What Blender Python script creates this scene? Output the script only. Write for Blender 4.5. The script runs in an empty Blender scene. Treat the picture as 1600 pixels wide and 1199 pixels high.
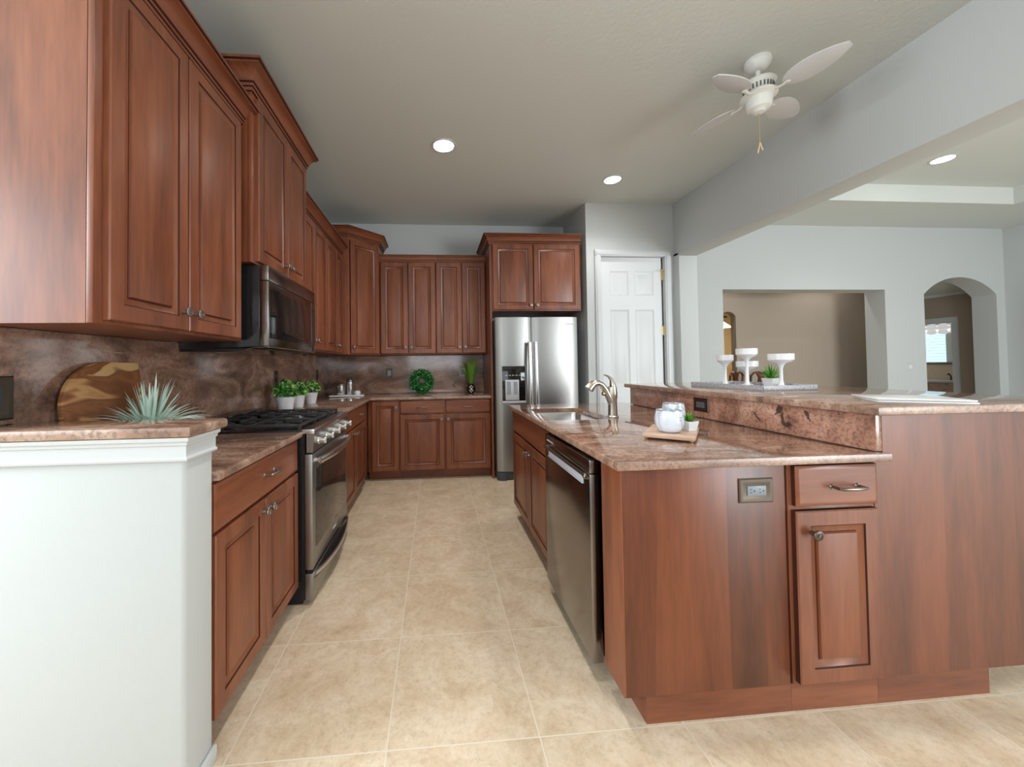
import bpy, bmesh, math, random
from mathutils import Vector, Matrix
random.seed(7)
PI = math.pi
S = bpy.context.scene
C = S.collection

# ------------------------------------------------------------------ camera, light, exposure
H = 1.2507
yaw, pitch, roll = 0.0764, 0.0202, -0.0137
cy_, sy_ = math.cos(yaw), math.sin(yaw); cp_, sp_ = math.cos(pitch), math.sin(pitch); cr_, sr_ = math.cos(roll), math.sin(roll)
R0 = Vector((cy_, -sy_, 0)); F0 = Vector((sy_, cy_, 0)); Z0 = Vector((0, 0, 1))
FW = cp_ * F0 + sp_ * Z0; UP = -sp_ * F0 + cp_ * Z0
CX = cr_ * R0 + sr_ * UP; CY = -sr_ * R0 + cr_ * UP
cam_d = bpy.data.cameras.new('camera'); cam = bpy.data.objects.new('camera', cam_d); C.objects.link(cam)
cam_d.sensor_fit = 'HORIZONTAL'; cam_d.sensor_width = 36; cam_d.lens = 581.47 / 1600 * 36
cam_d.shift_x = (800 - 724.64) / 1600; cam_d.shift_y = (559.77 - 599.5) / 1600
cam_d.clip_start = 0.05
M = Matrix.Identity(4)
for i in range(3):
    M[i][0] = CX[i]; M[i][1] = CY[i]; M[i][2] = -FW[i]
M[2][3] = H
cam.matrix_world = M
S.camera = cam
S.view_settings.view_transform = 'Standard'; S.view_settings.look = 'None'
S.view_settings.gamma = 1; S.view_settings.use_curve_mapping = False
S.view_settings.exposure = 0.42

W = bpy.data.worlds.new('world'); S.world = W; W.use_nodes = True
bg = W.node_tree.nodes['Background']; bg.inputs[0].default_value = (0.82, 0.9, 1.0, 1); bg.inputs[1].default_value = 1.2

def area(name, loc, rot, sx, sy, power, col):
    d = bpy.data.lights.new(name, 'AREA'); d.shape = 'RECTANGLE'; d.size = sx; d.size_y = sy; d.energy = power; d.color = col
    o = bpy.data.objects.new(name, d); C.objects.link(o); o.location = loc; o.rotation_euler = rot
    return o
DAY = (0.90, 0.96, 1.0)
# daylight at unseen windows, placed to suit the light; the family one is added
area('daylight_kitchen_window', (0, -2.08, 1.95), (PI / 2, 0, 0), 1.6, 1.6, 13, DAY)
area('daylight_nook_window', (-3.55, .28, 2.0), (PI / 2, 0, -PI / 2), 1.0, 1.6, 80, DAY)
area('daylight_nook_window_rear', (-3.55, -1.1, 1.95), (PI / 2, 0, -PI / 2), 1.5, 1.5, 27, DAY)
area('added_family_fill', (5.75, -2.88, 1.45), (PI / 2, 0, 0), 2.8, 2.5, 235, DAY)  # fill lamp added for the family room, no known window there
area('daylight_bath_window', (10.6, 9.4, 1.6), (-PI / 2, 0, 0), 1.4, 1.4, 9, DAY)

# ------------------------------------------------------------------ materials
def new_mat(name):
    m = bpy.data.materials.new(name); m.use_nodes = True
    nt = m.node_tree; b = nt.nodes['Principled BSDF']
    return m, nt, b
def N(nt, t, **k):
    n = nt.nodes.new(t)
    for a, v in k.items(): setattr(n, a, v)
    return n
def ramp(nt, stops):
    r = N(nt, 'ShaderNodeValToRGB'); e = r.color_ramp.elements
    while len(e) < len(stops): e.new(0.5)
    for i, (p, c) in enumerate(stops):
        e[i].position = p; e[i].color = (*c, 1) if len(c) == 3 else c
    return r
def srgb(r, g, b):
    f = lambda c: (c / 255) / 12.92 if c / 255 <= 0.04045 else ((c / 255 + 0.055) / 1.055) ** 2.4
    return (f(r), f(g), f(b))
def plain(name, col, rough=0.5, metal=0.0, emit=None, estr=0, coat=0, spec=None, trans=0):
    m, nt, b = new_mat(name)
    b.inputs['Base Color'].default_value = (*col, 1); b.inputs['Roughness'].default_value = rough; b.inputs['Metallic'].default_value = metal
    if emit: b.inputs['Emission Color'].default_value = (*emit, 1); b.inputs['Emission Strength'].default_value = estr
    if coat: b.inputs['Coat Weight'].default_value = coat; b.inputs['Coat Roughness'].default_value = .1
    if spec is not None: b.inputs['Specular IOR Level'].default_value = spec
    if trans: b.inputs['Transmission Weight'].default_value = trans
    # faint procedural variation so that no surface is perfectly flat in tone
    tc = N(nt, 'ShaderNodeTexCoord'); no = N(nt, 'ShaderNodeTexNoise'); no.inputs['Scale'].default_value = 9; no.inputs['Detail'].default_value = 3
    nt.links.new(tc.outputs['Object'], no.inputs['Vector'])
    rr = N(nt, 'ShaderNodeMapRange'); rr.inputs['To Min'].default_value = max(0.0, rough - .02); rr.inputs['To Max'].default_value = min(1, rough + .02)
    nt.links.new(no.outputs['Fac'], rr.inputs['Value']); nt.links.new(rr.outputs[0], b.inputs['Roughness'])
    return m
def paint(name, col, bump=0.16, scale=55, rough=0.75):
    m, nt, b = new_mat(name)
    b.inputs['Base Color'].default_value = (*col, 1); b.inputs['Roughness'].default_value = rough
    b.inputs['Specular IOR Level'].default_value = .25
    tc = N(nt, 'ShaderNodeTexCoord'); no = N(nt, 'ShaderNodeTexNoise'); no.inputs['Scale'].default_value = scale; no.inputs['Detail'].default_value = 3
    nt.links.new(tc.outputs['Object'], no.inputs['Vector'])
    bp = N(nt, 'ShaderNodeBump'); bp.inputs['Strength'].default_value = bump; bp.inputs['Distance'].default_value = 0.004
    nt.links.new(no.outputs['Fac'], bp.inputs['Height']); nt.links.new(bp.outputs[0], b.inputs['Normal'])
    return m
def wood(name, dark, mid, light, grain='z', rough=0.36, band=0.0, coat=0.1, scale=1.0):
    m, nt, b = new_mat(name)
    tc = N(nt, 'ShaderNodeTexCoord'); oi = N(nt, 'ShaderNodeObjectInfo')
    off = N(nt, 'ShaderNodeVectorMath', operation='SCALE'); off.inputs[0].default_value = (37, 53, 71)
    nt.links.new(oi.outputs['Random'], off.inputs['Scale'])
    add = N(nt, 'ShaderNodeVectorMath', operation='ADD')
    nt.links.new(tc.outputs['Object'], add.inputs[0]); nt.links.new(off.outputs[0], add.inputs[1])
    mp = N(nt, 'ShaderNodeMapping'); s = {'z': (5, 5, .55), 'x': (.55, 5, 5), 'y': (5, .55, 5)}[grain]
    mp.inputs['Scale'].default_value = tuple(v * scale for v in s)
    nt.links.new(add.outputs[0], mp.inputs['Vector'])
    n1 = N(nt, 'ShaderNodeTexNoise'); n1.inputs['Scale'].default_value = 1.6; n1.inputs['Detail'].default_value = 5; n1.inputs['Distortion'].default_value = .8
    n2 = N(nt, 'ShaderNodeTexNoise'); n2.inputs['Scale'].default_value = 14; n2.inputs['Detail'].default_value = 4
    for n in (n1, n2): nt.links.new(mp.outputs[0], n.inputs['Vector'])
    mx = N(nt, 'ShaderNodeMath', operation='MULTIPLY_ADD'); mx.inputs[1].default_value = .28
    nt.links.new(n2.outputs['Fac'], mx.inputs[0]); 
    sc = N(nt, 'ShaderNodeMath', operation='MULTIPLY'); sc.inputs[1].default_value = .72
    nt.links.new(n1.outputs['Fac'], sc.inputs[0]); nt.links.new(sc.outputs[0], mx.inputs[2])
    fac = mx.outputs[0]
    if band:
        m2 = N(nt, 'ShaderNodeMapping'); m2.inputs['Scale'].default_value = (6.5, .01, .18) if grain == 'z' else (.18, .01, 6.5)
        nt.links.new(add.outputs[0], m2.inputs['Vector'])
        vo = N(nt, 'ShaderNodeTexVoronoi'); vo.inputs['Scale'].default_value = 1
        nt.links.new(m2.outputs[0], vo.inputs['Vector'])
        sp = N(nt, 'ShaderNodeSeparateColor'); nt.links.new(vo.outputs['Color'], sp.inputs[0])
        s5 = N(nt, 'ShaderNodeMath', operation='SUBTRACT'); s5.inputs[1].default_value = .5; nt.links.new(sp.outputs[0], s5.inputs[0])
        ma = N(nt, 'ShaderNodeMath', operation='MULTIPLY_ADD'); ma.inputs[1].default_value = band
        nt.links.new(s5.outputs[0], ma.inputs[0]); nt.links.new(fac, ma.inputs[2]); fac = ma.outputs[0]
    rp = ramp(nt, [(.29, dark), (.5, mid), (.72, light)])
    nt.links.new(fac, rp.inputs[0]); nt.links.new(rp.outputs[0], b.inputs['Base Color'])
    b.inputs['Roughness'].default_value = rough; b.inputs['Coat Weight'].default_value = coat; b.inputs['Coat Roughness'].default_value = .28
    return m
def granite(name, base, pink, light, dark, streak=(1.2, 3.2, 1.2), rough=.09, speck=.75):
    m, nt, b = new_mat(name)
    tc = N(nt, 'ShaderNodeTexCoord')
    mp = N(nt, 'ShaderNodeMapping'); mp.inputs['Scale'].default_value = streak; mp.inputs['Rotation'].default_value = (.35, .2, .5)
    nt.links.new(tc.outputs['Object'], mp.inputs['Vector'])
    big = N(nt, 'ShaderNodeTexNoise'); big.inputs['Scale'].default_value = 2.2; big.inputs['Detail'].default_value = 8; big.inputs['Distortion'].default_value = 1.6; big.inputs['Roughness'].default_value = .62
    nt.links.new(mp.outputs[0], big.inputs['Vector'])
    r1 = ramp(nt, [(.32, base), (.5, pink), (.68, light)]); nt.links.new(big.outputs['Fac'], r1.inputs[0])
    sp = N(nt, 'ShaderNodeTexNoise'); sp.inputs['Scale'].default_value = 75; sp.inputs['Detail'].default_value = 3; sp.inputs['Roughness'].default_value = .7
    nt.links.new(tc.outputs['Object'], sp.inputs['Vector'])
    r2 = ramp(nt, [(.36, (.42, .40, .39)), (.5, (1, 1, 1)), (.66, (1.25, 1.2, 1.15))]); nt.links.new(sp.outputs['Fac'], r2.inputs[0])
    mu = N(nt, 'ShaderNodeMix', data_type='RGBA', blend_type='MULTIPLY'); mu.inputs['Factor'].default_value = speck
    nt.links.new(r1.outputs[0], mu.inputs['A']); nt.links.new(r2.outputs[0], mu.inputs['B'])
    vn = N(nt, 'ShaderNodeTexNoise'); vn.inputs['Scale'].default_value = 3.1; vn.inputs['Detail'].default_value = 9; vn.inputs['Distortion'].default_value = 2.2; vn.inputs['Roughness'].default_value = .72
    mp2 = N(nt, 'ShaderNodeMapping'); mp2.inputs['Location'].default_value = (3.3, 7.7, 1.9); mp2.inputs['Scale'].default_value = (1, 1.6, 1)
    nt.links.new(tc.outputs['Object'], mp2.inputs['Vector']); nt.links.new(mp2.outputs[0], vn.inputs['Vector'])
    r3 = ramp(nt, [(.655, (0, 0, 0)), (.70, (1, 1, 1))]); nt.links.new(vn.outputs['Fac'], r3.inputs[0])
    mx = N(nt, 'ShaderNodeMix', data_type='RGBA'); mx.inputs['B'].default_value = (*dark, 1)
    nt.links.new(r3.outputs[0], mx.inputs['Factor']); nt.links.new(mu.outputs['Result'], mx.inputs['A'])
    nt.links.new(mx.outputs['Result'], b.inputs['Base Color'])
    b.inputs['Roughness'].default_value = rough; b.inputs['Specular IOR Level'].default_value = .8
    return m
def tile_mat():
    m, nt, b = new_mat('floor_tile')
    tc = N(nt, 'ShaderNodeTexCoord'); mp = N(nt, 'ShaderNodeMapping'); mp.inputs['Location'].default_value = (.174 + .508 * 30, -1.253 + .508 * 30, 0)
    nt.links.new(tc.outputs['Object'], mp.inputs['Vector'])
    br = N(nt, 'ShaderNodeTexBrick'); br.offset = 0; br.offset_frequency = 2; br.squash = 1
    br.inputs['Scale'].default_value = 1; br.inputs['Brick Width'].default_value = .508; br.inputs['Row Height'].default_value = .508
    br.inputs['Mortar Size'].default_value = .0025; br.inputs['Mortar Smooth'].default_value = .2
    br.inputs['Color1'].default_value = (.42, .42, .42, 1); br.inputs['Color2'].default_value = (.58, .58, .58, 1); br.inputs['Bias'].default_value = 0
    nt.links.new(mp.outputs[0], br.inputs['Vector'])
    n1 = N(nt, 'ShaderNodeTexNoise'); n1.inputs['Scale'].default_value = 5.5; n1.inputs['Detail'].default_value = 12; n1.inputs['Roughness'].default_value = .74; n1.inputs['Distortion'].default_value = .6
    ad = N(nt, 'ShaderNodeVectorMath', operation='MULTIPLY_ADD'); ad.inputs[1].default_value = (9, 9, 9)
    nt.links.new(br.outputs['Color'], ad.inputs[0]); nt.links.new(tc.outputs['Object'], ad.inputs[2]); nt.links.new(ad.outputs[0], n1.inputs['Vector'])
    r1 = ramp(nt, [(.25, srgb(196, 170, 140)), (.45, srgb(215, 194, 166)), (.58, srgb(226, 208, 183)), (.74, srgb(236, 222, 202))])
    nt.links.new(n1.outputs['Fac'], r1.inputs[0])
    n2 = N(nt, 'ShaderNodeTexNoise'); n2.inputs['Scale'].default_value = 9; n2.inputs['Detail'].default_value = 10; n2.inputs['Distortion'].default_value = 1.2; n2.inputs['Roughness'].default_value = .8
    nt.links.new(ad.outputs[0], n2.inputs['Vector'])
    r2 = ramp(nt, [(.60, (0, 0, 0)), (.70, (1, 1, 1))]); nt.links.new(n2.outputs['Fac'], r2.inputs[0])
    mv = N(nt, 'ShaderNodeMath', operation='MULTIPLY'); mv.inputs[1].default_value = .5; nt.links.new(r2.outputs[0], mv.inputs[0])
    m1 = N(nt, 'ShaderNodeMix', data_type='RGBA'); m1.inputs['B'].default_value = (*srgb(168, 138, 104), 1)
    nt.links.new(mv.outputs[0], m1.inputs['Factor']); nt.links.new(r1.outputs[0], m1.inputs['A'])
    n3 = N(nt, 'ShaderNodeTexNoise'); n3.inputs['Scale'].default_value = 38; n3.inputs['Detail'].default_value = 6; n3.inputs['Roughness'].default_value = .8
    nt.links.new(ad.outputs[0], n3.inputs['Vector'])
    r4 = ramp(nt, [(.34, (.80, .77, .72)), (.5, (1, 1, 1)), (.68, (1.06, 1.055, 1.05))]); nt.links.new(n3.outputs['Fac'], r4.inputs[0])
    vo = N(nt, 'ShaderNodeTexVoronoi', feature='DISTANCE_TO_EDGE'); vo.inputs['Scale'].default_value = 3.4
    wv = N(nt, 'ShaderNodeVectorMath', operation='MULTIPLY_ADD'); wv.inputs[1].default_value = (.35, .35, 0); nt.links.new(n2.outputs['Color'], wv.inputs[0]); nt.links.new(ad.outputs[0], wv.inputs[2]); nt.links.new(wv.outputs[0], vo.inputs['Vector'])
    r5 = ramp(nt, [(.0, (.82, .76, .68)), (.018, (1, 1, 1))]); nt.links.new(vo.outputs['Distance'], r5.inputs[0])
    fv = N(nt, 'ShaderNodeMix', data_type='RGBA', blend_type='MULTIPLY'); nt.links.new(n1.outputs['Fac'], fv.inputs['Factor']); nt.links.new(m1.outputs['Result'], fv.inputs['A']); nt.links.new(r5.outputs[0], fv.inputs['B'])
    m5 = N(nt, 'ShaderNodeMix', data_type='RGBA', blend_type='MULTIPLY'); m5.inputs['Factor'].default_value = .8; nt.links.new(fv.outputs['Result'], m5.inputs['A']); nt.links.new(r4.outputs[0], m5.inputs['B'])
    m1 = m5
    m2 = N(nt, 'ShaderNodeMix', data_type='RGBA'); m2.inputs['B'].default_value = (*srgb(232, 218, 198), 1)
    nt.links.new(br.outputs['Fac'], m2.inputs['Factor']); nt.links.new(m1.outputs['Result'], m2.inputs['A'])
    nt.links.new(m2.outputs['Result'], b.inputs['Base Color'])
    b.inputs['Roughness'].default_value = .34; b.inputs['Specular IOR Level'].default_value = .4
    bp = N(nt, 'ShaderNodeBump'); bp.inputs['Strength'].default_value = .25; bp.inputs['Distance'].default_value = .002; bp.invert = True
    nt.links.new(br.outputs['Fac'], bp.inputs['Height']); nt.links.new(bp.outputs[0], b.inputs['Normal'])
    return m
def steel(name, col=(.56, .55, .53), rough=.28, grain=(1, 1, 90)):
    m, nt, b = new_mat(name)
    tc = N(nt, 'ShaderNodeTexCoord'); mp = N(nt, 'ShaderNodeMapping'); mp.inputs['Scale'].default_value = grain
    no = N(nt, 'ShaderNodeTexNoise'); no.inputs['Scale'].default_value = 6; no.inputs['Detail'].default_value = 3
    nt.links.new(tc.outputs['Object'], mp.inputs['Vector']); nt.links.new(mp.outputs[0], no.inputs['Vector'])
    rr = N(nt, 'ShaderNodeMapRange'); rr.inputs['To Min'].default_value = rough - .05; rr.inputs['To Max'].default_value = rough + .05
    nt.links.new(no.outputs['Fac'], rr.inputs['Value']); nt.links.new(rr.outputs[0], b.inputs['Roughness'])
    b.inputs['Base Color'].default_value = (*col, 1); b.inputs['Metallic'].default_value = 1
    return m

CH_D, CH_M, CH_L = srgb(92, 49, 31), srgb(127, 71, 46), srgb(150, 90, 60)
WZ = wood('cherry_wood', CH_D, CH_M, CH_L, 'z')
WX = wood('cherry_wood_crosswise', CH_D, CH_M, CH_L, 'x')
WP = wood('cherry_veneer_panel', srgb(80, 42, 26), srgb(112, 59, 36), srgb(133, 74, 46), 'z', band=.2)
WG = plain('cherry_glaze_and_gap_shade', srgb(58, 28, 21), .6, spec=.2)  # glaze in the grooves; on door edges it paints the gap shade
GR = granite('polished_granite', srgb(108, 84, 72), srgb(150, 116, 99), srgb(186, 160, 142), srgb(44, 38, 37), rough=.045)
GB = granite('granite_backsplash', srgb(98, 76, 65), srgb(144, 109, 92), srgb(186, 152, 134), srgb(36, 30, 30), streak=(1, 1.2, 2.6), rough=.09, speck=.5)
GRE = granite('granite_honed_edge', srgb(116, 92, 80), srgb(158, 124, 106), srgb(192, 166, 148), srgb(44, 38, 37), rough=.32)
GRI = granite('granite_riser', srgb(128, 92, 78), srgb(172, 128, 108), srgb(196, 156, 136), srgb(36, 32, 33), streak=(2, 2, 2), rough=.22)
def add_veins(m, spots, col):
    nt = m.node_tree; b = nt.nodes['Principled BSDF']; src = b.inputs['Base Color'].links[0].from_socket
    tc = N(nt, 'ShaderNodeTexCoord'); no = N(nt, 'ShaderNodeTexNoise'); no.inputs['Scale'].default_value = 26; no.inputs['Detail'].default_value = 5
    nt.links.new(tc.outputs['Object'], no.inputs['Vector'])
    w = N(nt, 'ShaderNodeVectorMath', operation='MULTIPLY_ADD'); w.inputs[1].default_value = (0, .09, .09); nt.links.new(no.outputs['Color'], w.inputs[0]); nt.links.new(tc.outputs['Object'], w.inputs[2])
    for (y, z, ry, rz, ang, lo) in spots:
        mp = N(nt, 'ShaderNodeMapping', vector_type='TEXTURE'); mp.inputs['Location'].default_value = (1.612, y + .045, z + .045); mp.inputs['Scale'].default_value = (1, ry, rz); mp.inputs['Rotation'].default_value = (ang, 0, 0)
        nt.links.new(w.outputs[0], mp.inputs['Vector'])
        g = N(nt, 'ShaderNodeTexGradient', gradient_type='SPHERICAL'); nt.links.new(mp.outputs[0], g.inputs['Vector'])
        r = ramp(nt, [(lo, (0, 0, 0)), (lo + .22, (.85, .85, .85))]); nt.links.new(g.outputs['Fac'], r.inputs[0])
        mx = N(nt, 'ShaderNodeMix', data_type='RGBA'); mx.inputs['B'].default_value = (*col, 1)
        nt.links.new(r.outputs[0], mx.inputs['Factor']); nt.links.new(src, mx.inputs['A']); src = mx.outputs['Result']
    nt.links.new(src, b.inputs['Base Color'])
add_veins(GRI, [(1.615, .975, .026, .06, -.45, .3), (1.64, 1.02, .03, .035, .3, .35), (1.77, .975, .013, .055, -.9, .35), (1.505, 1.015, .022, .035, -.4, .42)], srgb(44, 38, 38))
TILE = tile_mat()
WALL = paint('wall_paint', srgb(198, 202, 202))
CEIL = paint('ceiling_paint', srgb(212, 216, 212), .3, 40)
TRIM = plain('white_trim_paint', srgb(205, 209, 211), .4)
DOORW = plain('white_door_paint', srgb(216, 220, 222), .42)
TAUPE = paint('taupe_paint', srgb(168, 155, 141))
WARM = paint('warm_yellow_paint', srgb(214, 194, 158))
SS = steel('stainless_steel', (.37, .365, .355), .36, (90, 90, 1))
SSH = steel('stainless_brushed_handle', (.72, .72, .72), .25)
DSS = steel('dark_stainless', (.30, .275, .26), .2, (1, 90, 90))
SINK = steel('sink_steel', (.70, .70, .70), .25)
NI = steel('brushed_nickel', (.50, .46, .40), .3)
PEW = steel('antique_pewter', (.29, .26, .235), .38)
BRZ = steel('dark_bronze', (.13, .10, .085), .4)
BRZ2 = steel('aged_bronze', (.22, .18, .15), .35)
BRASS = steel('brass', (.70, .55, .26), .3)
BLK = plain('black_enamel', (.014, .014, .016), .12)
IRON = plain('cast_iron', (.03, .03, .032), .36)
BGL = plain('black_glass', (.012, .011, .011), .05)
OGL = plain('oven_glass', (.03, .024, .02), .04, spec=.9)
WHT = plain('white_ceramic', srgb(232, 233, 235), .25)
MATW = plain('white_matte', srgb(228, 228, 226), .5)
GREYP = plain('grey_plastic', srgb(150, 154, 160), .4)
DISPW = plain('light_grey_plastic', srgb(196, 200, 206), .35)
LEAF = plain('leaf_green', srgb(46, 110, 40), .5)
LEAFL = plain('leaf_light_green', srgb(110, 180, 50), .5)
LEAFP = plain('leaf_pale_tip', srgb(196, 206, 150), .5)
LEAFD = plain('leaf_dark_green', srgb(32, 112, 50), .45)
AGAVE = plain('blue_green_leaf', srgb(202, 224, 212), .55)
GRASS = plain('grass_blade', srgb(112, 156, 60), .5)
SOIL = plain('potting_soil', (.04, .03, .02), .9)
LENS = plain('lamp_lens', (1, 1, 1), .5, emit=(1, .97, .92), estr=14)
FANW = plain('fan_white', srgb(226, 227, 222), .35)
FANB = plain('fan_blade_white', srgb(208, 209, 212), .5)
DARK = plain('dark_gap', (.006, .005, .005), .8)
DWOOD = wood('dark_mahogany', srgb(52, 20, 14), srgb(80, 32, 22), srgb(104, 46, 32), 'z')
ACA = wood('acacia_board', srgb(112, 68, 42), srgb(158, 108, 70), srgb(212, 170, 118), 'y', rough=.45, coat=0, scale=1.6)
TRAYW = wood('light_tray_wood', srgb(166, 128, 106), srgb(196, 164, 142), srgb(214, 190, 170), 'x', rough=.5, coat=0, scale=2)

def marble(name):
    m, nt, b = new_mat(name)
    tc = N(nt, 'ShaderNodeTexCoord'); n = N(nt, 'ShaderNodeTexNoise'); n.inputs['Scale'].default_value = 4; n.inputs['Detail'].default_value = 3; n.inputs['Distortion'].default_value = 2.0
    mp = N(nt, 'ShaderNodeMapping'); mp.inputs['Scale'].default_value = (1.6, 1.6, .6); mp.inputs['Rotation'].default_value = (.3, .5, 0)
    nt.links.new(tc.outputs['Object'], mp.inputs['Vector']); nt.links.new(mp.outputs[0], n.inputs['Vector'])
    r = ramp(nt, [(.46, srgb(220, 228, 238)), (.5, srgb(170, 178, 188)), (.535, srgb(224, 231, 240))])
    nt.links.new(n.outputs['Fac'], r.inputs[0]); nt.links.new(r.outputs[0], b.inputs['Base Color']); b.inputs['Roughness'].default_value = .25
    return m
MARB = marble('marbled_ceramic')
def speckle(name):
    m, nt, b = new_mat(name)
    tc = N(nt, 'ShaderNodeTexCoord'); n = N(nt, 'ShaderNodeTexNoise'); n.inputs['Scale'].default_value = 120; n.inputs['Detail'].default_value = 3
    nt.links.new(tc.outputs['Object'], n.inputs['Vector'])
    r = ramp(nt, [(.35, srgb(140, 140, 146)), (.6, srgb(196, 196, 200))])
    nt.links.new(n.outputs['Fac'], r.inputs[0]); nt.links.new(r.outputs[0], b.inputs['Base Color']); b.inputs['Roughness'].default_value = .4
    return m
GTRAY = speckle('grey_washed_wood')

# ------------------------------------------------------------------ mesh helpers
class MB:
    def __init__(s): s.bm = bmesh.new()
    def _add(s, bm2, mat=0):
        for f in bm2.faces: f.material_index = mat if f.material_index == 0 else f.material_index
        me = bpy.data.meshes.new('tmp'); bm2.to_mesh(me); bm2.free(); s.bm.from_mesh(me); bpy.data.meshes.remove(me)
        return s
    def box(s, x0, x1, y0, y1, z0, z1, bev=0, mat=0, seg=2):
        b = bmesh.new(); bmesh.ops.create_cube(b, size=1)
        for v in b.verts: v.co = Vector((x0 + (v.co.x + .5) * (x1 - x0), y0 + (v.co.y + .5) * (y1 - y0), z0 + (v.co.z + .5) * (z1 - z0)))
        if bev: bmesh.ops.bevel(b, geom=b.edges[:], offset=bev, segments=seg, affect='EDGES', profile=.5)
        return s._add(b, mat)
    def prism(s, pts, z0, z1, mat=0, bev=0):
        b = bmesh.new(); lo = [b.verts.new((x, y, z0)) for x, y in pts]; hi = [b.verts.new((x, y, z1)) for x, y in pts]
        n = len(pts)
        for i in range(n): b.faces.new((lo[i], lo[(i + 1) % n], hi[(i + 1) % n], hi[i]))
        b.faces.new(lo[::-1]); b.faces.new(hi)
        bmesh.ops.recalc_face_normals(b, faces=b.faces[:])
        if bev: bmesh.ops.bevel(b, geom=b.edges[:], offset=bev, segments=2, affect='EDGES', profile=.5)
        return s._add(b, mat)
    def extr(s, pts, axis, a0, a1, mat=0, bev=0):
        # polygon extruded along x or y: pts are (y,z) for axis x, (x,z) for axis y
        b = bmesh.new(); f = (lambda a, p: (a, p[0], p[1])) if axis == 'x' else (lambda a, p: (p[0], a, p[1]))
        lo = [b.verts.new(f(a0, p)) for p in pts]; hi = [b.verts.new(f(a1, p)) for p in pts]; n = len(pts)
        for i in range(n): b.faces.new((lo[i], lo[(i + 1) % n], hi[(i + 1) % n], hi[i]))
        b.faces.new(lo[::-1]); b.faces.new(hi); bmesh.ops.recalc_face_normals(b, faces=b.faces[:])
        if bev: bmesh.ops.bevel(b, geom=b.edges[:], offset=bev, segments=2, affect='EDGES', profile=.5)
        return s._add(b, mat)
    def lathe(s, prof, c=(0, 0, 0), axis='z', n=28, mat=0):
        b = bmesh.new(); rings = []
        for r, h in prof:
            if r < 1e-6: rings.append([b.verts.new((0, 0, h))])
            else: rings.append([b.verts.new((r * math.cos(2 * PI * i / n), r * math.sin(2 * PI * i / n), h)) for i in range(n)])
        for a, d in zip(rings, rings[1:]):
            for i in range(n):
                j = (i + 1) % n
                if len(a) == 1 and len(d) == 1: continue
                if len(a) == 1: b.faces.new((a[0], d[j], d[i]))
                elif len(d) == 1: b.faces.new((a[i], a[j], d[0]))
                else: b.faces.new((a[i], a[j], d[j], d[i]))
        Rm = {'z': Matrix.Identity(3), '-y': Matrix.Rotation(PI / 2, 3, 'X'), 'x': Matrix.Rotation(PI / 2, 3, 'Y'), 'y': Matrix.Rotation(-PI / 2, 3, 'X'), '-x': Matrix.Rotation(-PI / 2, 3, 'Y')}[axis]
        for v in b.verts: v.co = Rm @ v.co + Vector(c)
        bmesh.ops.recalc_face_normals(b, faces=b.faces[:])
        return s._add(b, mat)
    def tube(s, pts, r, n=12, mat=0, cap=True, flat=1.0):
        b = bmesh.new(); pts = [Vector(p) for p in pts]; rad = r if isinstance(r, (list, tuple)) else [r] * len(pts)
        rings = []; prev = None
        for i, p in enumerate(pts):
            t = (pts[min(i + 1, len(pts) - 1)] - pts[max(i - 1, 0)]).normalized()
            if prev is None:
                u = t.cross(Vector((0, 0, 1)));
                if u.length < .1: u = t.cross(Vector((1, 0, 0)))
            else: u = prev - t * prev.dot(t)
            u.normalize(); prev = u; w = t.cross(u)
            rings.append([b.verts.new(p + rad[i] * (math.cos(2 * PI * k / n) * u + flat * math.sin(2 * PI * k / n) * w)) for k in range(n)])
        for a, d in zip(rings, rings[1:]):
            for k in range(n): b.faces.new((a[k], a[(k + 1) % n], d[(k + 1) % n], d[k]))
        if cap: b.faces.new(rings[0][::-1]); b.faces.new(rings[-1])
        bmesh.ops.recalc_face_normals(b, faces=b.faces[:])
        return s._add(b, mat)
    def sweep(s, path, prof, mat=0, closed=False, dark=()):
        # path: plan points; prof: (outward, z) with outward on the right of travel
        b = bmesh.new(); P = [Vector(p) for p in path]; n = len(P); cols = []
        for i, p in enumerate(P):
            ds = []
            if closed or i > 0: ds.append((p - P[i - 1]).normalized())
            if closed or i < n - 1: ds.append((P[(i + 1) % n] - p).normalized())
            ns = [Vector((d.y, -d.x)) for d in ds]
            m = ns[0] if len(ns) == 1 else (ns[0] + ns[1]) / (1 + ns[0].dot(ns[1]))
            cols.append([b.verts.new((p.x + m.x * o, p.y + m.y * o, z)) for o, z in prof])
        k = len(prof)
        for i in range(n if closed else n - 1):
            a, d = cols[i], cols[(i + 1) % n]
            for j in range(k):
                f = b.faces.new((a[j], d[j], d[(j + 1) % k], a[(j + 1) % k]))
                if j in dark: f.material_index = 1
        if not closed: b.faces.new(cols[0]); b.faces.new(cols[-1][::-1])
        bmesh.ops.recalc_face_normals(b, faces=b.faces[:])
        return s._add(b, mat)
    def slab(s, outline, z0, z1, r=.007, holes=(), mat=0):
        # stone slab with eased edges; outline counter-clockwise
        b = bmesh.new(); n = len(outline)
        def off(d):
            out = []
            for i in range(n):
                p0, p, p1 = Vector(outline[i - 1]), Vector(outline[i]), Vector(outline[(i + 1) % n])
                a, c = (p - p0).normalized(), (p1 - p).normalized(); na, nc = Vector((-a.y, a.x)), Vector((-c.y, c.x))
                m = (na + nc) / (1 + na.dot(nc)); out.append(p + m * d)
            return out
        loops = []
        for d, z in ((r, z0), (r * .3, z0 + r * .3), (0, z0 + r), (0, z1 - r), (r * .3, z1 - r * .3), (r, z1)):
            loops.append([b.verts.new((q.x, q.y, z)) for q in off(d)])
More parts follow.
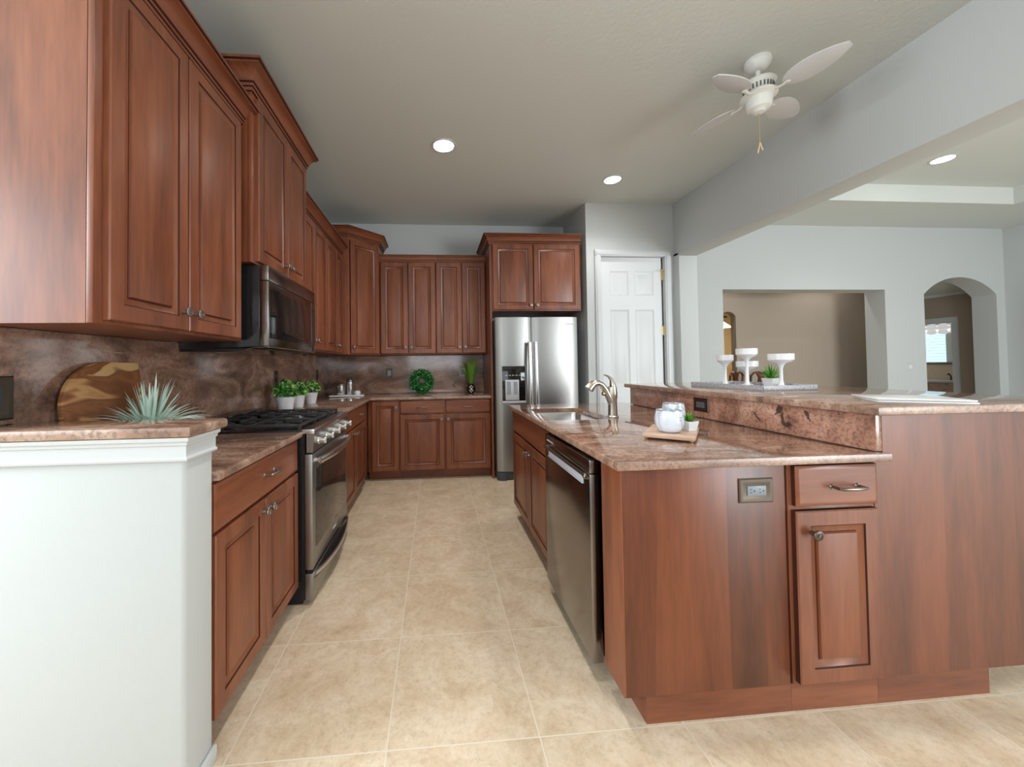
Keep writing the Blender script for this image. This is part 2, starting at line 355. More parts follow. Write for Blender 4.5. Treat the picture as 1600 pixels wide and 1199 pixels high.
        for a, c in zip(loops, loops[1:]):
            for i in range(n): b.faces.new((a[i], a[(i + 1) % n], c[(i + 1) % n], c[i])).material_index = 1
        hb, ht = [], []
        for h in holes:
            lo = [b.verts.new((x, y, z0)) for x, y in h]; hi = [b.verts.new((x, y, z1)) for x, y in h]; k = len(h)
            for i in range(k): b.faces.new((lo[(i + 1) % k], lo[i], hi[i], hi[(i + 1) % k]))
            hb.append(lo); ht.append(hi)
        def edges(loop): return [b.edges.get((loop[i], loop[(i + 1) % len(loop)])) for i in range(len(loop))]
        for main, hs in ((loops[0], hb), (loops[-1], ht)):
            if not hs and len(main) == 4: b.faces.new(main)
            else:
                es = edges(main)
                for h in hs: es += edges(h)
                bmesh.ops.triangle_fill(b, edges=es, use_beauty=True)
        bmesh.ops.recalc_face_normals(b, faces=b.faces[:])
        return s._add(b, mat)
    def strip(s, pts, widths, side, mat=0, fold=0.0):
        # a leaf blade: centre line, half widths, side vector, folded along the middle
        b = bmesh.new(); side = Vector(side).normalized(); L = []
        for i, (p, w) in enumerate(zip(pts, widths)):
            p = Vector(p); t = (Vector(pts[min(i + 1, len(pts) - 1)]) - Vector(pts[max(i - 1, 0)])).normalized(); nrm = side.cross(t)
            L.append((b.verts.new(p - side * w + nrm * fold * w), b.verts.new(p), b.verts.new(p + side * w + nrm * fold * w)))
        for a, c in zip(L, L[1:]):
            b.faces.new((a[0], a[1], c[1], c[0])); b.faces.new((a[1], a[2], c[2], c[1]))
        return s._add(b, mat)
    def loops(s, Ls, mat=0, mats=None, cap0=True, cap1=True):
        b = bmesh.new(); V = [[b.verts.new(p) for p in L] for L in Ls]
        for i, (a, c) in enumerate(zip(V, V[1:])):
            for j in range(len(a)):
                f = b.faces.new((a[j], a[(j + 1) % len(a)], c[(j + 1) % len(a)], c[j]))
                if mats: f.material_index = mats[i]
        if cap0: b.faces.new(V[0][::-1])
        if cap1:
            f = b.faces.new(V[-1])
        bmesh.ops.recalc_face_normals(b, faces=b.faces[:])
        return s._add(b, mat)
    def xf(s, mtx):
        bmesh.ops.transform(s.bm, matrix=mtx, verts=s.bm.verts[:]); return s
    def build(s, name, mats, parent=None, loc=(0, 0, 0), rot=(0, 0, 0), ang=35):
        me = bpy.data.meshes.new(name); s.bm.to_mesh(me); s.bm.free()
        for m in (mats if isinstance(mats, (list, tuple)) else [mats]): me.materials.append(m)
        for p in me.polygons: p.use_smooth = True
        me.set_sharp_from_angle(angle=math.radians(ang))
        o = bpy.data.objects.new(name, me); C.objects.link(o); o.location = loc; o.rotation_euler = rot
        if parent: o.parent = parent
        return o

def tag(o, label, cat, group=None, kind=None):
    o['label'] = label; o['category'] = cat
    if group: o['group'] = group
    if kind: o['kind'] = kind
    return o
def thing(name, label, cat, loc=(0, 0, 0), rz=0, group=None):
    o = bpy.data.objects.new(name, None); C.objects.link(o); o.empty_display_size = .1
    o.location = loc; o.rotation_euler = (0, 0, rz)
    return tag(o, label, cat, group)
def structure(o):
    o['kind'] = 'structure'; return o
def dup(root, label, loc, rz=None, group=None):
    r = root.copy(); C.objects.link(r); r.location = loc; r['label'] = label
    if rz is not None: r.rotation_euler = (0, 0, rz)
    if group: r['group'] = group
    for ch in list(root.children):
        c = ch.copy(); C.objects.link(c); c.parent = r
        for g in list(ch.children):
            d = g.copy(); C.objects.link(d); d.parent = c
    return r
def arc(p0, p1, bow, n=12):
    p0, p1, bow = Vector(p0), Vector(p1), Vector(bow)
    return [p0.lerp(p1, t) + bow * (4 * t * (1 - t)) for t in [i / n for i in range(n + 1)]]

# ------------------------------------------------------------------ the setting
XW, YB, ZC = -1.348, 4.755, 3.062
st = lambda name, mb, mat: structure(mb.build(name, mat))
st('floor', MB().box(-4, 13.5, -3.2, 12, -.1, 0), TILE)
st('ceiling', MB().box(-4, 2.73, -3.2, 4.9, ZC, ZC + .1), CEIL)
st('wall_left', MB().box(XW - .12, XW, 1.14, 4.9, 0, ZC), WALL)
st('wall_back', MB().box(XW, 1.70, YB, YB + .12, 0, ZC), WALL)
# pantry: side wall beside the refrigerator and the wall with the white door
st('wall_pantry_side', MB().box(1.70, 1.80, 4.1305, YB + .1, 0, ZC), WALL)
DX0, DX1, DZ = 1.868, 2.606, 2.455
st('wall_pantry', MB().box(1.70, DX0 - .012, 4.03, 4.13, 0, ZC).box(DX1 + .012, 2.728, 4.03, 4.13, 0, ZC).box(DX0 - .012, DX1 + .012, 4.03, 4.13, DZ + .012, ZC), WALL)
BX0, BX1, BZ = 2.728, 2.946, 2.448
# wall between kitchen and family room: return, header beam with rounded edges
st('wall_header', MB().box(BX0, BX1, -3.2, 5.7, BZ, 3.85, bev=.014).box(BX0, BX1, 3.94, 5.7, 0, BZ + .05, bev=.014), WALL)
YF, ZF = 5.70, 3.74
OX0, OX1, OZ = 4.68, 7.58, 2.436
AX0, AX1, AZ0, AZ1 = 8.31, 9.70, 2.36, 2.655
# family room far wall with a square opening and an arched one
def arch_pts(x0, x1, z0, z1, n=16):
    w = (x1 - x0) / 2; h = z1 - z0; r = (w * w + h * h) / (2 * h); cz = z1 - r; c = (x0 + x1) / 2; a = math.asin(w / r)
    return [(c + r * math.sin(-a + 2 * a * i / n), cz + r * math.cos(-a + 2 * a * i / n)) for i in range(n + 1)]
mb = MB().box(BX0, OX0, YF, YF + .3, 0, 3.85).box(OX0, OX1, YF, YF + .3, OZ, 3.85).box(OX1, AX0, YF, YF + .3, 0, 3.85).box(AX1, 12.5, YF, YF + .3, 0, 3.85)
ap = arch_pts(AX0, AX1, AZ0, AZ1)
mb.extr(ap[::-1] + [(AX0, 3.85), (AX1, 3.85)], 'y', YF, YF + .3)
st('wall_family', mb, WALL)
# raised family room ceiling with a lower border
st('ceiling_family', MB().box(BX1, 12.5, -3.2, 5.75, 3.75, 3.85).box(BX1, 12.5, 4.77, 5.75, 3.505, 3.751).box(8.47, 12.5, -3.2, 4.771, 3.505, 3.751), CEIL)
st('wall_right', MB().box(9.87, 10.0, -3.2, 5.7, 0, 3.6), WALL)
# breakfast nook behind the camera: rear and left walls with big window openings
NX = -3.7
mb = MB()
for x0, x1 in ((NX, -.9), (.9, 2.0)): mb.box(x0, x1, -2.4, -2.2, 0, ZC)
mb.box(-.9, .9, -2.4, -2.2, 2.75, ZC).box(-.9, .9, -2.4, -2.2, 0, 1.15)
mb.box(1.8, 2.0, -3.0, -2.2, 0, 3.85).box(1.8, 4.3, -3.2, -3.0, 0, 3.85).box(7.2, 10.0, -3.2, -3.0, 0, 3.85)
mb.box(4.3, 7.2, -3.2, -3.0, 2.72, 3.85).box(4.3, 7.2, -3.2, -3.0, 0, .16)
st('wall_rear', mb, WALL)
st('wall_nook', MB().box(NX - .12, NX, .80, 1.26, 0, ZC).box(NX - .12, NX, -2.4, -1.9, 0, ZC).box(NX - .12, NX, -1.9, .80, 0, 1.15).box(NX - .12, NX, -1.9, .80, 2.8, ZC).box(NX, XW - .12, 1.14, 1.26, 0, ZC), WALL)
for k, (x0, x1, y, z0, z1) in enumerate(((-.9, .9, -2.3, 1.15, 2.75), (4.3, 7.2, -3.1, .16, 2.72))):
    m = MB(); n = 3
    for i in range(n + 1):
        x = x0 + (x1 - x0) * i / n; m.box(max(x0, x - .03), min(x1, x + .03), y - .04, y + .04, z0 + .061, z1 - .061)
    m.box(x0, x1, y - .04, y + .04, z0, z0 + .06).box(x0, x1, y - .04, y + .04, z1 - .06, z1)
    structure(m.build('window_%d' % (k + 1), TRIM))
m = MB().box(NX - .08, NX - .02, -1.9, .80, 1.15, 1.21).box(NX - .08, NX - .02, -1.9, .80, 2.74, 2.80)
for y in (-1.9, -1.03, -.16, .74): m.box(NX - .08, NX - .02, y, y + .06, 1.211, 2.739)
structure(m.build('window_3', TRIM))
# dining room and hall beyond
YD = 6.6
ax0, ax1 = 5.36, 5.665
mb = MB().box(2.7, ax0, YD, YD + .12, 0, 3.6).box(ax1, 8.6, YD, YD + .12, 0, 3.6)
mb.extr(arch_pts(ax0, ax1, 2.105, 2.20)[::-1] + [(ax0, 3.6), (ax1, 3.6)], 'y', YD, YD + .12)
mb.box(8.48, 8.6, YF + .3, YD, 0, 3.6)
st('wall_dining', mb, TAUPE)
st('wall_dining_left', MB().box(2.7, 2.8, YF + .3, YD, 0, 3.6), TAUPE)
st('ceiling_dining', MB().box(2.7, 8.6, YF + .3, YD, 3.4, 3.5), CEIL)
st('wall_foyer', MB().box(4.2, 8.5, 9.4, 9.5, 0, 3.4).box(8.4, 8.5, YD + .12, 9.4, 0, 3.4).box(4.2, 4.3, YD + .12, 9.4, 0, 3.4), WARM)
st('ceiling_foyer', MB().box(4.2, 8.5, YD + .12, 9.5, 3.3, 3.4), CEIL)
# hall seen through the arch: side wall with a doorway to the bathroom
HX = 9.9; HD0, HD1, HDZ = 6.40, 7.05, 1.965
st('wall_hall', MB().box(HX, HX + .12, YF + .3, HD0, 0, 2.5).box(HX, HX + .12, HD1, 9.6, 0, 2.5).box(HX, HX + .12, HD0, HD1, HDZ, 2.5), TAUPE)
st('wall_hall_far', MB().box(8.62, HX, 9.0, 9.1, 0, 3.0), TAUPE)
st('ceiling_hall', MB().extr([(8.605, 2.80), (HX + .1, 2.5), (HX + .1, 2.6), (8.605, 2.90)], 'y', YF + .3, 9.6), CEIL)
st('trim_1', MB().box(HX - .03, HX, YF + .3, 9.0, 2.47, 2.53, bev=.006), TRIM)
st('trim_2', MB().box(HX - .02, HX, HD0 - .09, HD0, 0, HDZ + .09).box(HX - .02, HX, HD1, HD1 + .09, 0, HDZ + .09).box(HX - .02, HX, HD0, HD1, HDZ, HDZ + .09), TRIM)
st('wall_bath', MB().box(11.9, 12.0, 5.9, 9.6, 0, 2.6).box(HX + .12, 12, 9.5, 9.6, 0, 2.6).box(HX + .12, 12, 5.9, 6.0, 0, 2.6), paint('bath_paint', srgb(214, 208, 196)))
st('ceiling_bath', MB().box(HX + .1, 12, 5.9, 9.6, 2.6, 2.7), CEIL)

# half wall on the left with its white moulding
st('wall_half', MB().box(XW, -.725, 1.140, 1.277, 0, 1.0565, bev=.012, seg=3), WALL)
prof = [(0, .988), (.012, .988), (.014, .994), (.008, 1.0), (.008, 1.030), (.014, 1.034), (.014, 1.041), (.022, 1.046), (.024, 1.0565), (0, 1.0565)]
st('trim_3', MB().sweep([(XW, 1.140), (-.725, 1.140), (-.725, 1.277)], prof), TRIM)
st('baseboard_half_wall', MB().box(XW, -.712, 1.126, 1.140, 0, .05, bev=.004).box(-.725, -.712, 1.126, 1.277, 0, .05, bev=.004), TRIM)
st('baseboard_pantry', MB().box(1.70, 1.79, 4.016, 4.03, 0, .11, bev=.004).box(2.69, 2.72, 4.016, 4.03, 0, .11, bev=.004), TRIM)
st('baseboard_family', MB().box(BX1, OX0, YF - .014, YF, 0, .11).box(OX1, AX0, YF - .014, YF, 0, .11), TRIM)
tp = thing_o = MB().slab([(XW + .02, 1.112), (-.695, 1.112), (-.695, 1.305), (XW + .02, 1.305)], 1.057, 1.088, .008).build('granite_ledge', [GR, GRE])
tag(tp, 'brown granite ledge capping the white half wall at lower left', 'ledge')

# pantry door: six panels, white casing, brass hinges
def nested(x0, x1, z0, z1, ins, ys):
    return [[(x0 + i, y, z0 + i), (x1 - i, y, z0 + i), (x1 - i, y, z1 - i), (x0 + i, y, z1 - i)] for i, y in zip(ins, ys)]
dr = bpy.data.objects.new('door_1', None); C.objects.link(dr); dr.location = (DX0, 4.06, 0); structure(dr)
dw_ = DX1 - DX0
m = MB()
cols = ((.11, .335), (.405, .63)); rows = ((.16, .80), (.98, 1.78), (1.95, 2.31))
xs = [0, .11, .335, .405, .63, dw_]; zs = [.01, .16, .80, .98, 1.86, 2.02, 2.30, DZ]
b = bmesh.new()
for i in range(5):
    for j in range(7):
        x0, x1, z0, z1 = xs[i], xs[i + 1], zs[j], zs[j + 1]
        panel = i in (1, 3) and j in (1, 3, 5)
        if panel:
            L = nested(x0, x1, z0, z1, (0, .018, .028, .055), (0, .012, .012, .002))
            V = [[b.verts.new(p) for p in l] for l in L]
            for a, c in zip(V, V[1:]):
                for k in range(4): b.faces.new((a[k], a[(k + 1) % 4], c[(k + 1) % 4], c[k]))
            b.faces.new(V[-1])
        else:
            b.faces.new([b.verts.new(p) for p in ((x0, 0, z0), (x1, 0, z0), (x1, 0, z1), (x0, 0, z1))])
m._add(b); m.box(0, dw_, .02, .04, .01, DZ)
m.box(0, .012, .0, .03, .01, DZ).box(dw_ - .012, dw_, .0, .03, .01, DZ)
m.build('door_panel', DOORW, dr)
cs = [(0, 0), (.012, 0), (.02, .012), (.02, .05), (.012, .062), (.0, .065)]
mm = MB().box(-.075, -.004, -.05, -.03, 0, DZ + .0035, bev=.005).box(dw_ + .004, dw_ + .075, -.05, -.03, 0, DZ + .0035, bev=.005).box(-.075, dw_ + .075, -.05, -.03, DZ + .004, DZ + .075, bev=.006)
mm.box(-.06, -.018, -.056, -.048, 0, DZ + .0175, bev=.003).box(dw_ + .018, dw_ + .06, -.056, -.048, 0, DZ + .0175, bev=.003).box(-.06, dw_ + .06, -.056, -.048, DZ + .018, DZ + .06, bev=.004)
mm.box(-.012, -.002, -.03, .04, 0, DZ + .01).box(dw_ + .002, dw_ + .012, -.03, .04, 0, DZ + .01).box(-.012, dw_ + .012, -.03, .04, DZ + .002, DZ + .012)
mm.build('casing', TRIM, dr)
for z in (2.20, 1.57):
    MB().box(dw_ - .02, dw_ + .012, -.006, .001, z, z + .10).tube([(dw_ - .002, -.012, z - .008), (dw_ - .002, -.012, z + .108)], .008).build('hinge', BRASS, dr)
MB().tube([(dw_ - .05, -.04, 2.302), (dw_ + .03, -.035, 2.312)], .006).tube([(dw_ - .002, -.012, 2.29), (dw_ - .002, -.02, 2.31), (dw_ - .01, -.036, 2.308)], .005).build('door_stop', BRASS, dr)

# ------------------------------------------------------------------ cabinets
def panel_door(w, h, t=.021, rail=.052, raised=True, edge=1):
    rail = min(rail, w * .24)
    if raised:
        ins = (0, 0, .004, rail, rail + .004, rail + .026, rail + .029, rail + .032, rail + .036)
        d = (0, -t + .004, -t, -t, -t + .004, -t + .011, -t + .011, -t + .003, -t + .002)
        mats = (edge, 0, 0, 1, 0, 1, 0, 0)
        k = min(1, (min(w, h) / 2 - rail - .006) / .05)
        ins = tuple(i if i <= rail else rail + (i - rail) * k for i in ins)
    else:
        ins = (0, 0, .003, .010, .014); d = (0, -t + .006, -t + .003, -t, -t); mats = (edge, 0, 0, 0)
    return MB().loops(nested(0, w, 0, h, ins, d), mats=mats)
KNOB = [(0, 0), (.007, 0), (.007, .008), (.0055, .012), (.006, .018), (.013, .020), (.0175, .022), (.0185, .026), (.0165, .029), (.011, .030), (.010, .028), (.006, .028), (.005, .031), (0, .032)]
def knob_mb(): return MB().lathe(KNOB, axis='-y', n=18)
def pull_mb(L=.105):
    m = MB().tube(arc((-L / 2, -.028, 0), (L / 2, -.028, 0), (0, -.008, 0), 10), [.0045] + [.006] * 9 + [.0045], n=10)
    for s in (-1, 1):
        m.tube([(s * (L / 2 - .006), 0, 0), (s * (L / 2 - .006), -.03, 0)], .0055, n=10).lathe([(0, 0), (.0095, 0), (.008, .004), (0, .004)], (s * (L / 2 - .006), 0, 0), '-y', 12)
    return m
CROWN = [(0, 0), (.008, 0), (.008, .014), (.013, .018), (.013, .030), (.020, .035), (.025, .048), (.034, .066), (.050, .082), (.062, .087), (.062, .094), (.070, .099), (.070, .110), (0, .110)]
def crown_prof(z, s=1.0, po=1.0): return [(o * po, z + h * s) for o, h in CROWN]
def cabinet(name, label, cat, loc, rz, w, d, h, fronts, group=None, toe=0, crown=None, body=None, frame=True, ends=(0, 0), wood_body=None):
    """local frame: x 0..w, back at y=0, front at y=-d, base z=0"""
    t = thing(name, label, cat, loc, rz, group)
    m = body or MB().box(0, w, -d + (.02 if frame else 0), 0, toe, h)
    m.build('body', wood_body or WZ, t)
    if frame:
        f = MB()
        # face frame: stiles and rails around the fronts
        f.box(0, w, -d, -d + .0185, toe, h, bev=.0015); f.build('face_frame', WZ, t)
    if toe: MB().box(.0, w, -d + .075, -.02, 0, toe).build('toe_kick', WX, t)
    edge_shade = 1 if rz == 0 else 0  # dark edge faces paint the shade in the gaps between fronts
    for fr in fronts:
        kind, x0, x1, z0, z1 = fr[:5]; hw = fr[5] if len(fr) > 5 else None
        if kind == 'door': o = panel_door(x1 - x0, z1 - z0, edge=edge_shade).build('door', [WZ, WG], t, (x0, -d - .0005, z0))
        elif kind == 'drawer': o = panel_door(x1 - x0, z1 - z0, raised=False, edge=edge_shade).build('drawer_front', [WX, WG], t, (x0, -d - .0005, z0))
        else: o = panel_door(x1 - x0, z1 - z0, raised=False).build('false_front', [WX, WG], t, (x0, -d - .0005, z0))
        if hw:
            if hw[0] == 'knob': knob_mb().build('knob', PEW, o, (hw[1] - x0, -.021, hw[2] - z0))
            else: pull_mb().build('pull_handle', PEW, o, (hw[1] - x0, -.021, hw[2] - z0))
    if crown:
        path, z, s, po = crown
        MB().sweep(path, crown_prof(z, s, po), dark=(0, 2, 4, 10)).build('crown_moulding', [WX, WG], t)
    return t
def cpath(w, d, left=True, right=True):
    p = [(0, -d), (w, -d)]
    if left: p = [(0, 0)] + p
    if right: p = p + [(w, 0)]
    return p

L90 = PI / 2
# --- left wall uppers: local x runs to +Y, the front faces +X
XG = XW + .004
def dpair(w, z0, z1, seam=None, e=.03, e2=None, kz=.07):
    seam = seam or w / 2; e2 = e if e2 is None else e2
    return [('door', e, seam - .004, z0, z1, ('knob', seam - .036, z0 + kz)), ('door', seam + .004, w - e2, z0, z1, ('knob', seam + .036, z0 + kz))]
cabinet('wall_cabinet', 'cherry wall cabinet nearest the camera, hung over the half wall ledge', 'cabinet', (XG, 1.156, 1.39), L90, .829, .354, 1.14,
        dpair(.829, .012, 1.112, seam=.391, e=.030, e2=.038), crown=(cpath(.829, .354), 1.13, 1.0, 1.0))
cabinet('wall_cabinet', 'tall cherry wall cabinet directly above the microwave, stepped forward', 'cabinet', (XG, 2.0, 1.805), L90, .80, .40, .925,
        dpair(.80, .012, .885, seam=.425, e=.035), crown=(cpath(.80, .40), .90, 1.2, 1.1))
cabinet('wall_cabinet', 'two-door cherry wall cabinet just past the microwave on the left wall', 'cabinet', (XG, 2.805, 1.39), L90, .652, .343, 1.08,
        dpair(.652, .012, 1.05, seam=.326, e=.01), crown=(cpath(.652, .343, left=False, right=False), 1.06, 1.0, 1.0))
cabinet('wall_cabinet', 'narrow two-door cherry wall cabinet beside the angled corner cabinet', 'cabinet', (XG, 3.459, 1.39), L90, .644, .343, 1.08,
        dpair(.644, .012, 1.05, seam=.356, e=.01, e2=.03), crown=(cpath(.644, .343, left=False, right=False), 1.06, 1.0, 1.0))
# --- angled corner wall cabinet
YBK = YB - .004
pl = [(XG, YBK), (XG, 4.107), (-.955, 4.107), (-.662, 4.400), (-.645, 4.419), (-.645, YBK)]
t = thing('corner_wall_cabinet', 'angled cherry corner wall cabinet with one tall door', 'cabinet', (-.935, 4.107, 1.39), PI / 4)
inv = Matrix.Translation((-.935, 4.107, 1.39)) @ Matrix.Rotation(PI / 4, 4, 'Z'); inv = inv.inverted()
p0, p1 = Vector((-.935, 4.107)), Vector((-.645, 4.397))
outline = [(XG, YBK), (XG, 4.107), tuple(p0), tuple(p1), (-.645, YBK)]
MB().prism(outline, 1.39, 2.72).xf(inv).build('body', WZ, t)
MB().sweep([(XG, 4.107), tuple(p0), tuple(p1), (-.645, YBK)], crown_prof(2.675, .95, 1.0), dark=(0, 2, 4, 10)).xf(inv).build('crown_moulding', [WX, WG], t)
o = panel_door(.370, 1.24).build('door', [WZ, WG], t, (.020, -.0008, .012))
knob_mb().build('knob', PEW, o, (.03, -.021, .07))
# --- back wall uppers
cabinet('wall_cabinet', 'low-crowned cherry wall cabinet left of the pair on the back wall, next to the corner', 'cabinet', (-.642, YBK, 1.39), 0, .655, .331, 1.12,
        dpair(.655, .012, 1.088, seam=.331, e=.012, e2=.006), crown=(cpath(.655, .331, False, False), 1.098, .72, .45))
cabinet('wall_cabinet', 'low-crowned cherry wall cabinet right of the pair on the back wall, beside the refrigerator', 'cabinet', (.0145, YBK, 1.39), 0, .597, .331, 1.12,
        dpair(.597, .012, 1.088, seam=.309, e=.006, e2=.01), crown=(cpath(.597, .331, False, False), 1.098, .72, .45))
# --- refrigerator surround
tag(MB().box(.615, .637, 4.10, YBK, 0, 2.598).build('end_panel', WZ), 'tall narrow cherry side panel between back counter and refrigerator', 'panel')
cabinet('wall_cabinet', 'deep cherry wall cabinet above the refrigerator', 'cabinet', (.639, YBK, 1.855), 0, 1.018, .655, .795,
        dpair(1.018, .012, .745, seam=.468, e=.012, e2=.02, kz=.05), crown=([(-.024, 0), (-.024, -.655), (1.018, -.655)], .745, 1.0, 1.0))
# --- left base cabinets (front faces +X)
DB = .601
cabinet('base_cabinet', 'cherry base cabinet with wide drawer, between half wall and range', 'cabinet', (XG, 1.281, 0), L90, .745, DB, .882,
        [('drawer', .006, .735, .715, .872, ('pull', .40, .80)), ('door', .006, .362, .112, .702, ('knob', .335, .655)), ('door', .366, .735, .112, .702, ('knob', .395, .655))], toe=.1)
cabinet('base_cabinet', 'cherry base cabinet between the range and the back corner', 'cabinet', (XG, 2.806, 0), L90, 1.30, DB, .882,
        [('drawer', .02, 1.09, .715, .872, ('knob', .80, .80)), ('door', .02, .600, .112, .702, ('knob', .565, .655)), ('door', .604, 1.09, .112, .702, ('knob', .640, .655))], toe=.1)
# --- back base cabinets
cabinet('base_cabinet', 'narrow one-door cherry base cabinet in the back corner', 'cabinet', (-.742, YBK, 0), 0, .340, .603, .882,
        [('door', .045, .332, .112, .872, ('knob', .305, .80))], toe=.1)
def base_dd(label, x0, w, kx):
    return cabinet('base_cabinet', label, 'cabinet', (x0, YBK, 0), 0, w, .603, .882,
        [('drawer', .010, w - .010, .730, .872, ('pull', w / 2, .80)), ('door', .010, w - .010, .112, .718, ('knob', kx, .665))], toe=.1)
base_dd('cherry drawer base cabinet under the green wreath', -.401, .500, .465)
base_dd('cherry drawer base cabinet under the grass vase, beside refrigerator panel', .100, .510, .035)

# --- countertops and backsplash
tag(MB().slab([(XW + .022, 1.279), (-.705, 1.279), (-.705, 2.032), (XW + .022, 2.032)], .8835, .914).build('countertop', [GR, GRE]), 'small brown granite countertop between half wall and range', 'countertop')
tag(MB().slab([(XW + .022, 2.802), (-.705, 2.802), (-.705, 4.110), (.612, 4.110), (.612, YB - .024), (XW + .022, YB - .024)], .8835, .914).build('countertop', [GR, GRE]), 'L-shaped brown granite countertop running around the back corner', 'countertop')
tag(MB().box(XW + .001, XW + .020, 1.279, YB - .022, .9145, 1.388).box(XW + .001, XW + .020, 1.142, 1.2789, 1.0885, 1.388).build('backsplash', GB), 'full-height brown granite backsplash along the left wall', 'backsplash')
tag(MB().box(XW + .001, .612, YB - .020, YB - .001, .9145, 1.388).build('backsplash', GB), 'full-height brown granite backsplash on the back wall', 'backsplash')

# ------------------------------------------------------------------ island
t = thing('island_cabinet', 'cherry sink base cabinet at the far end of the island', 'cabinet', (1.26, 3.07, 0), -L90)
w = 1.005; d = .605
MB().box(0, w, -d + .02, -.001, .1, .70).build('body', WZ, t)
MB().box(0, w, -d, -d + .0185, .1, .882, bev=.0015).build('face_frame', WZ, t)
MB().box(0, w, -d + .06, -.02, 0, .1).build('toe_kick', WX, t)
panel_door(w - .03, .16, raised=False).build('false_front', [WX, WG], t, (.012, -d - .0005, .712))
for x0, x1, kx in ((.012, .520, .485), (.524, w - .018, .560)):
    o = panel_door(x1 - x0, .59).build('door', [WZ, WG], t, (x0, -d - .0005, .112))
    knob_mb().build('knob', PEW, o, (kx - x0, -.021, .52))
# near end post and decorative end panel
t = thing('island_end_panel', 'plain cherry veneer end panel of the island holding the outlet', 'panel', (.94, 1.255, 0), 0)
MB().box(-.298, .306, 0, .02, .1, .882, bev=.0015).build('panel', WP, t)
MB().box(-.305, -.0005 - .298, .001, .15, .1, .882).box(-.30, -.26, .0205, .15, .1, .882).build('corner_post', WZ, t)
MB().box(.306, .314, .004, .02, .1, .882).build('shadow_gap', WG, t)
MB().box(-.225, .3145, .008, .028, 0, .0995).box(-.225, -.207, .0285, .15, 0, .0995).build('toe_kick', WX, t)
# small cabinet facing the camera
t = thing('island_cabinet', 'slim cherry cabinet on the island end with one drawer over one door', 'cabinet', (1.256, 1.60, 0), 0)
w = .338
MB().box(0, w, -.325, 0, .1, .882).build('body', WZ, t)
MB().box(0, w, -.345, -.3265, .1, .882, bev=.0015).build('face_frame', WZ, t)
MB().box(-.0005, w, -.337, -.317, 0, .0995).build('toe_kick', WX, t)
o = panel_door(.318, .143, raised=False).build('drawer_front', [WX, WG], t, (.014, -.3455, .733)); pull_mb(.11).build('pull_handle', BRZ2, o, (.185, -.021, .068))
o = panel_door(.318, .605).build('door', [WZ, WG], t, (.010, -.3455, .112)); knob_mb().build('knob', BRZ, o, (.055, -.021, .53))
# raised bar base
t = thing('raised_counter_cabinet', 'raised cherry bar section of the island with wide veneer end panel', 'island', (1.64, 1.255, 0), 0)
MB().prism([(-.043, .1), (.70, .1), (.70, 1.047), (-.003, 1.047), (-.003, .882), (-.043, .882)], -.02, 0).xf(Matrix.Rotation(PI / 2, 4, 'X')).build('end_panel', WP, t)
MB().box(.0, .41, .0205, 1.74, .1, 1.047).build('body', WZ, t)
MB().box(-.045, .41, .008, .028, 0, .0995).box(.39, .41, .0285, 1.74, 0, .0995).build('toe_kick', WX, t)
# stone: low counter with sink cut-out, riser, bar top
def rrect(x0, x1, y0, y1, r, n=5):
    pts = []
    for cx, cy, a in ((x1 - r, y1 - r, 0), (x0 + r, y1 - r, PI / 2), (x0 + r, y0 + r, PI), (x1 - r, y0 + r, 1.5 * PI)):
        for i in range(n + 1): pts.append((cx + r * math.cos(a + PI / 2 * i / n), cy + r * math.sin(a + PI / 2 * i / n)))
    return pts
SX0, SX1, SY0, SY1 = .70, 1.085, 2.19, 2.79
tag(MB().slab([(.61, 1.226), (1.636, 1.226), (1.636, 1.254), (1.6115, 1.254), (1.6115, 3.098), (.61, 3.098)], .8835, .914, .005, holes=[rrect(SX0, SX1, SY0, SY1, .05)]).build('countertop', [GR, GRE]),
    'lower granite countertop of the island around the sink', 'countertop')
tag(MB().box(1.612, 1.6365, 1.2555, 2.985, .9145, 1.0495, bev=.001).build('granite_riser', GRI), 'upright granite strip between island counter and raised bar', 'backsplash')
tag(MB().slab([(1.585, 1.222), (2.62, 1.222), (2.62, 3.03), (1.585, 3.03)], 1.05, 1.081, .005).build('countertop', [GR, GRE]), 'raised granite bar top holding the candle tray', 'countertop')

# sink
t = thing('kitchen_sink', 'stainless undermount sink set in the island counter', 'sink', ((SX0 + SX1) / 2, (SY0 + SY1) / 2, .70))
def sloop(ins, z, r): return [(x - (SX0 + SX1) / 2, y - (SY0 + SY1) / 2, z - .70) for x, y in rrect(SX0 + ins, SX1 - ins, SY0 + ins, SY1 - ins, r)]
MB().loops([sloop(-.014, .8828, .06), sloop(.004, .8828, .05), sloop(.008, .872, .05), sloop(.014, .74, .06), sloop(.04, .712, .06), sloop(.10, .706, .04)], cap0=False).build('basin', SINK, t)
MB().lathe([(0, .0075), (.035, .0075), (.042, .011), (.045, .0065)], n=20).build('drain', SSH, t)
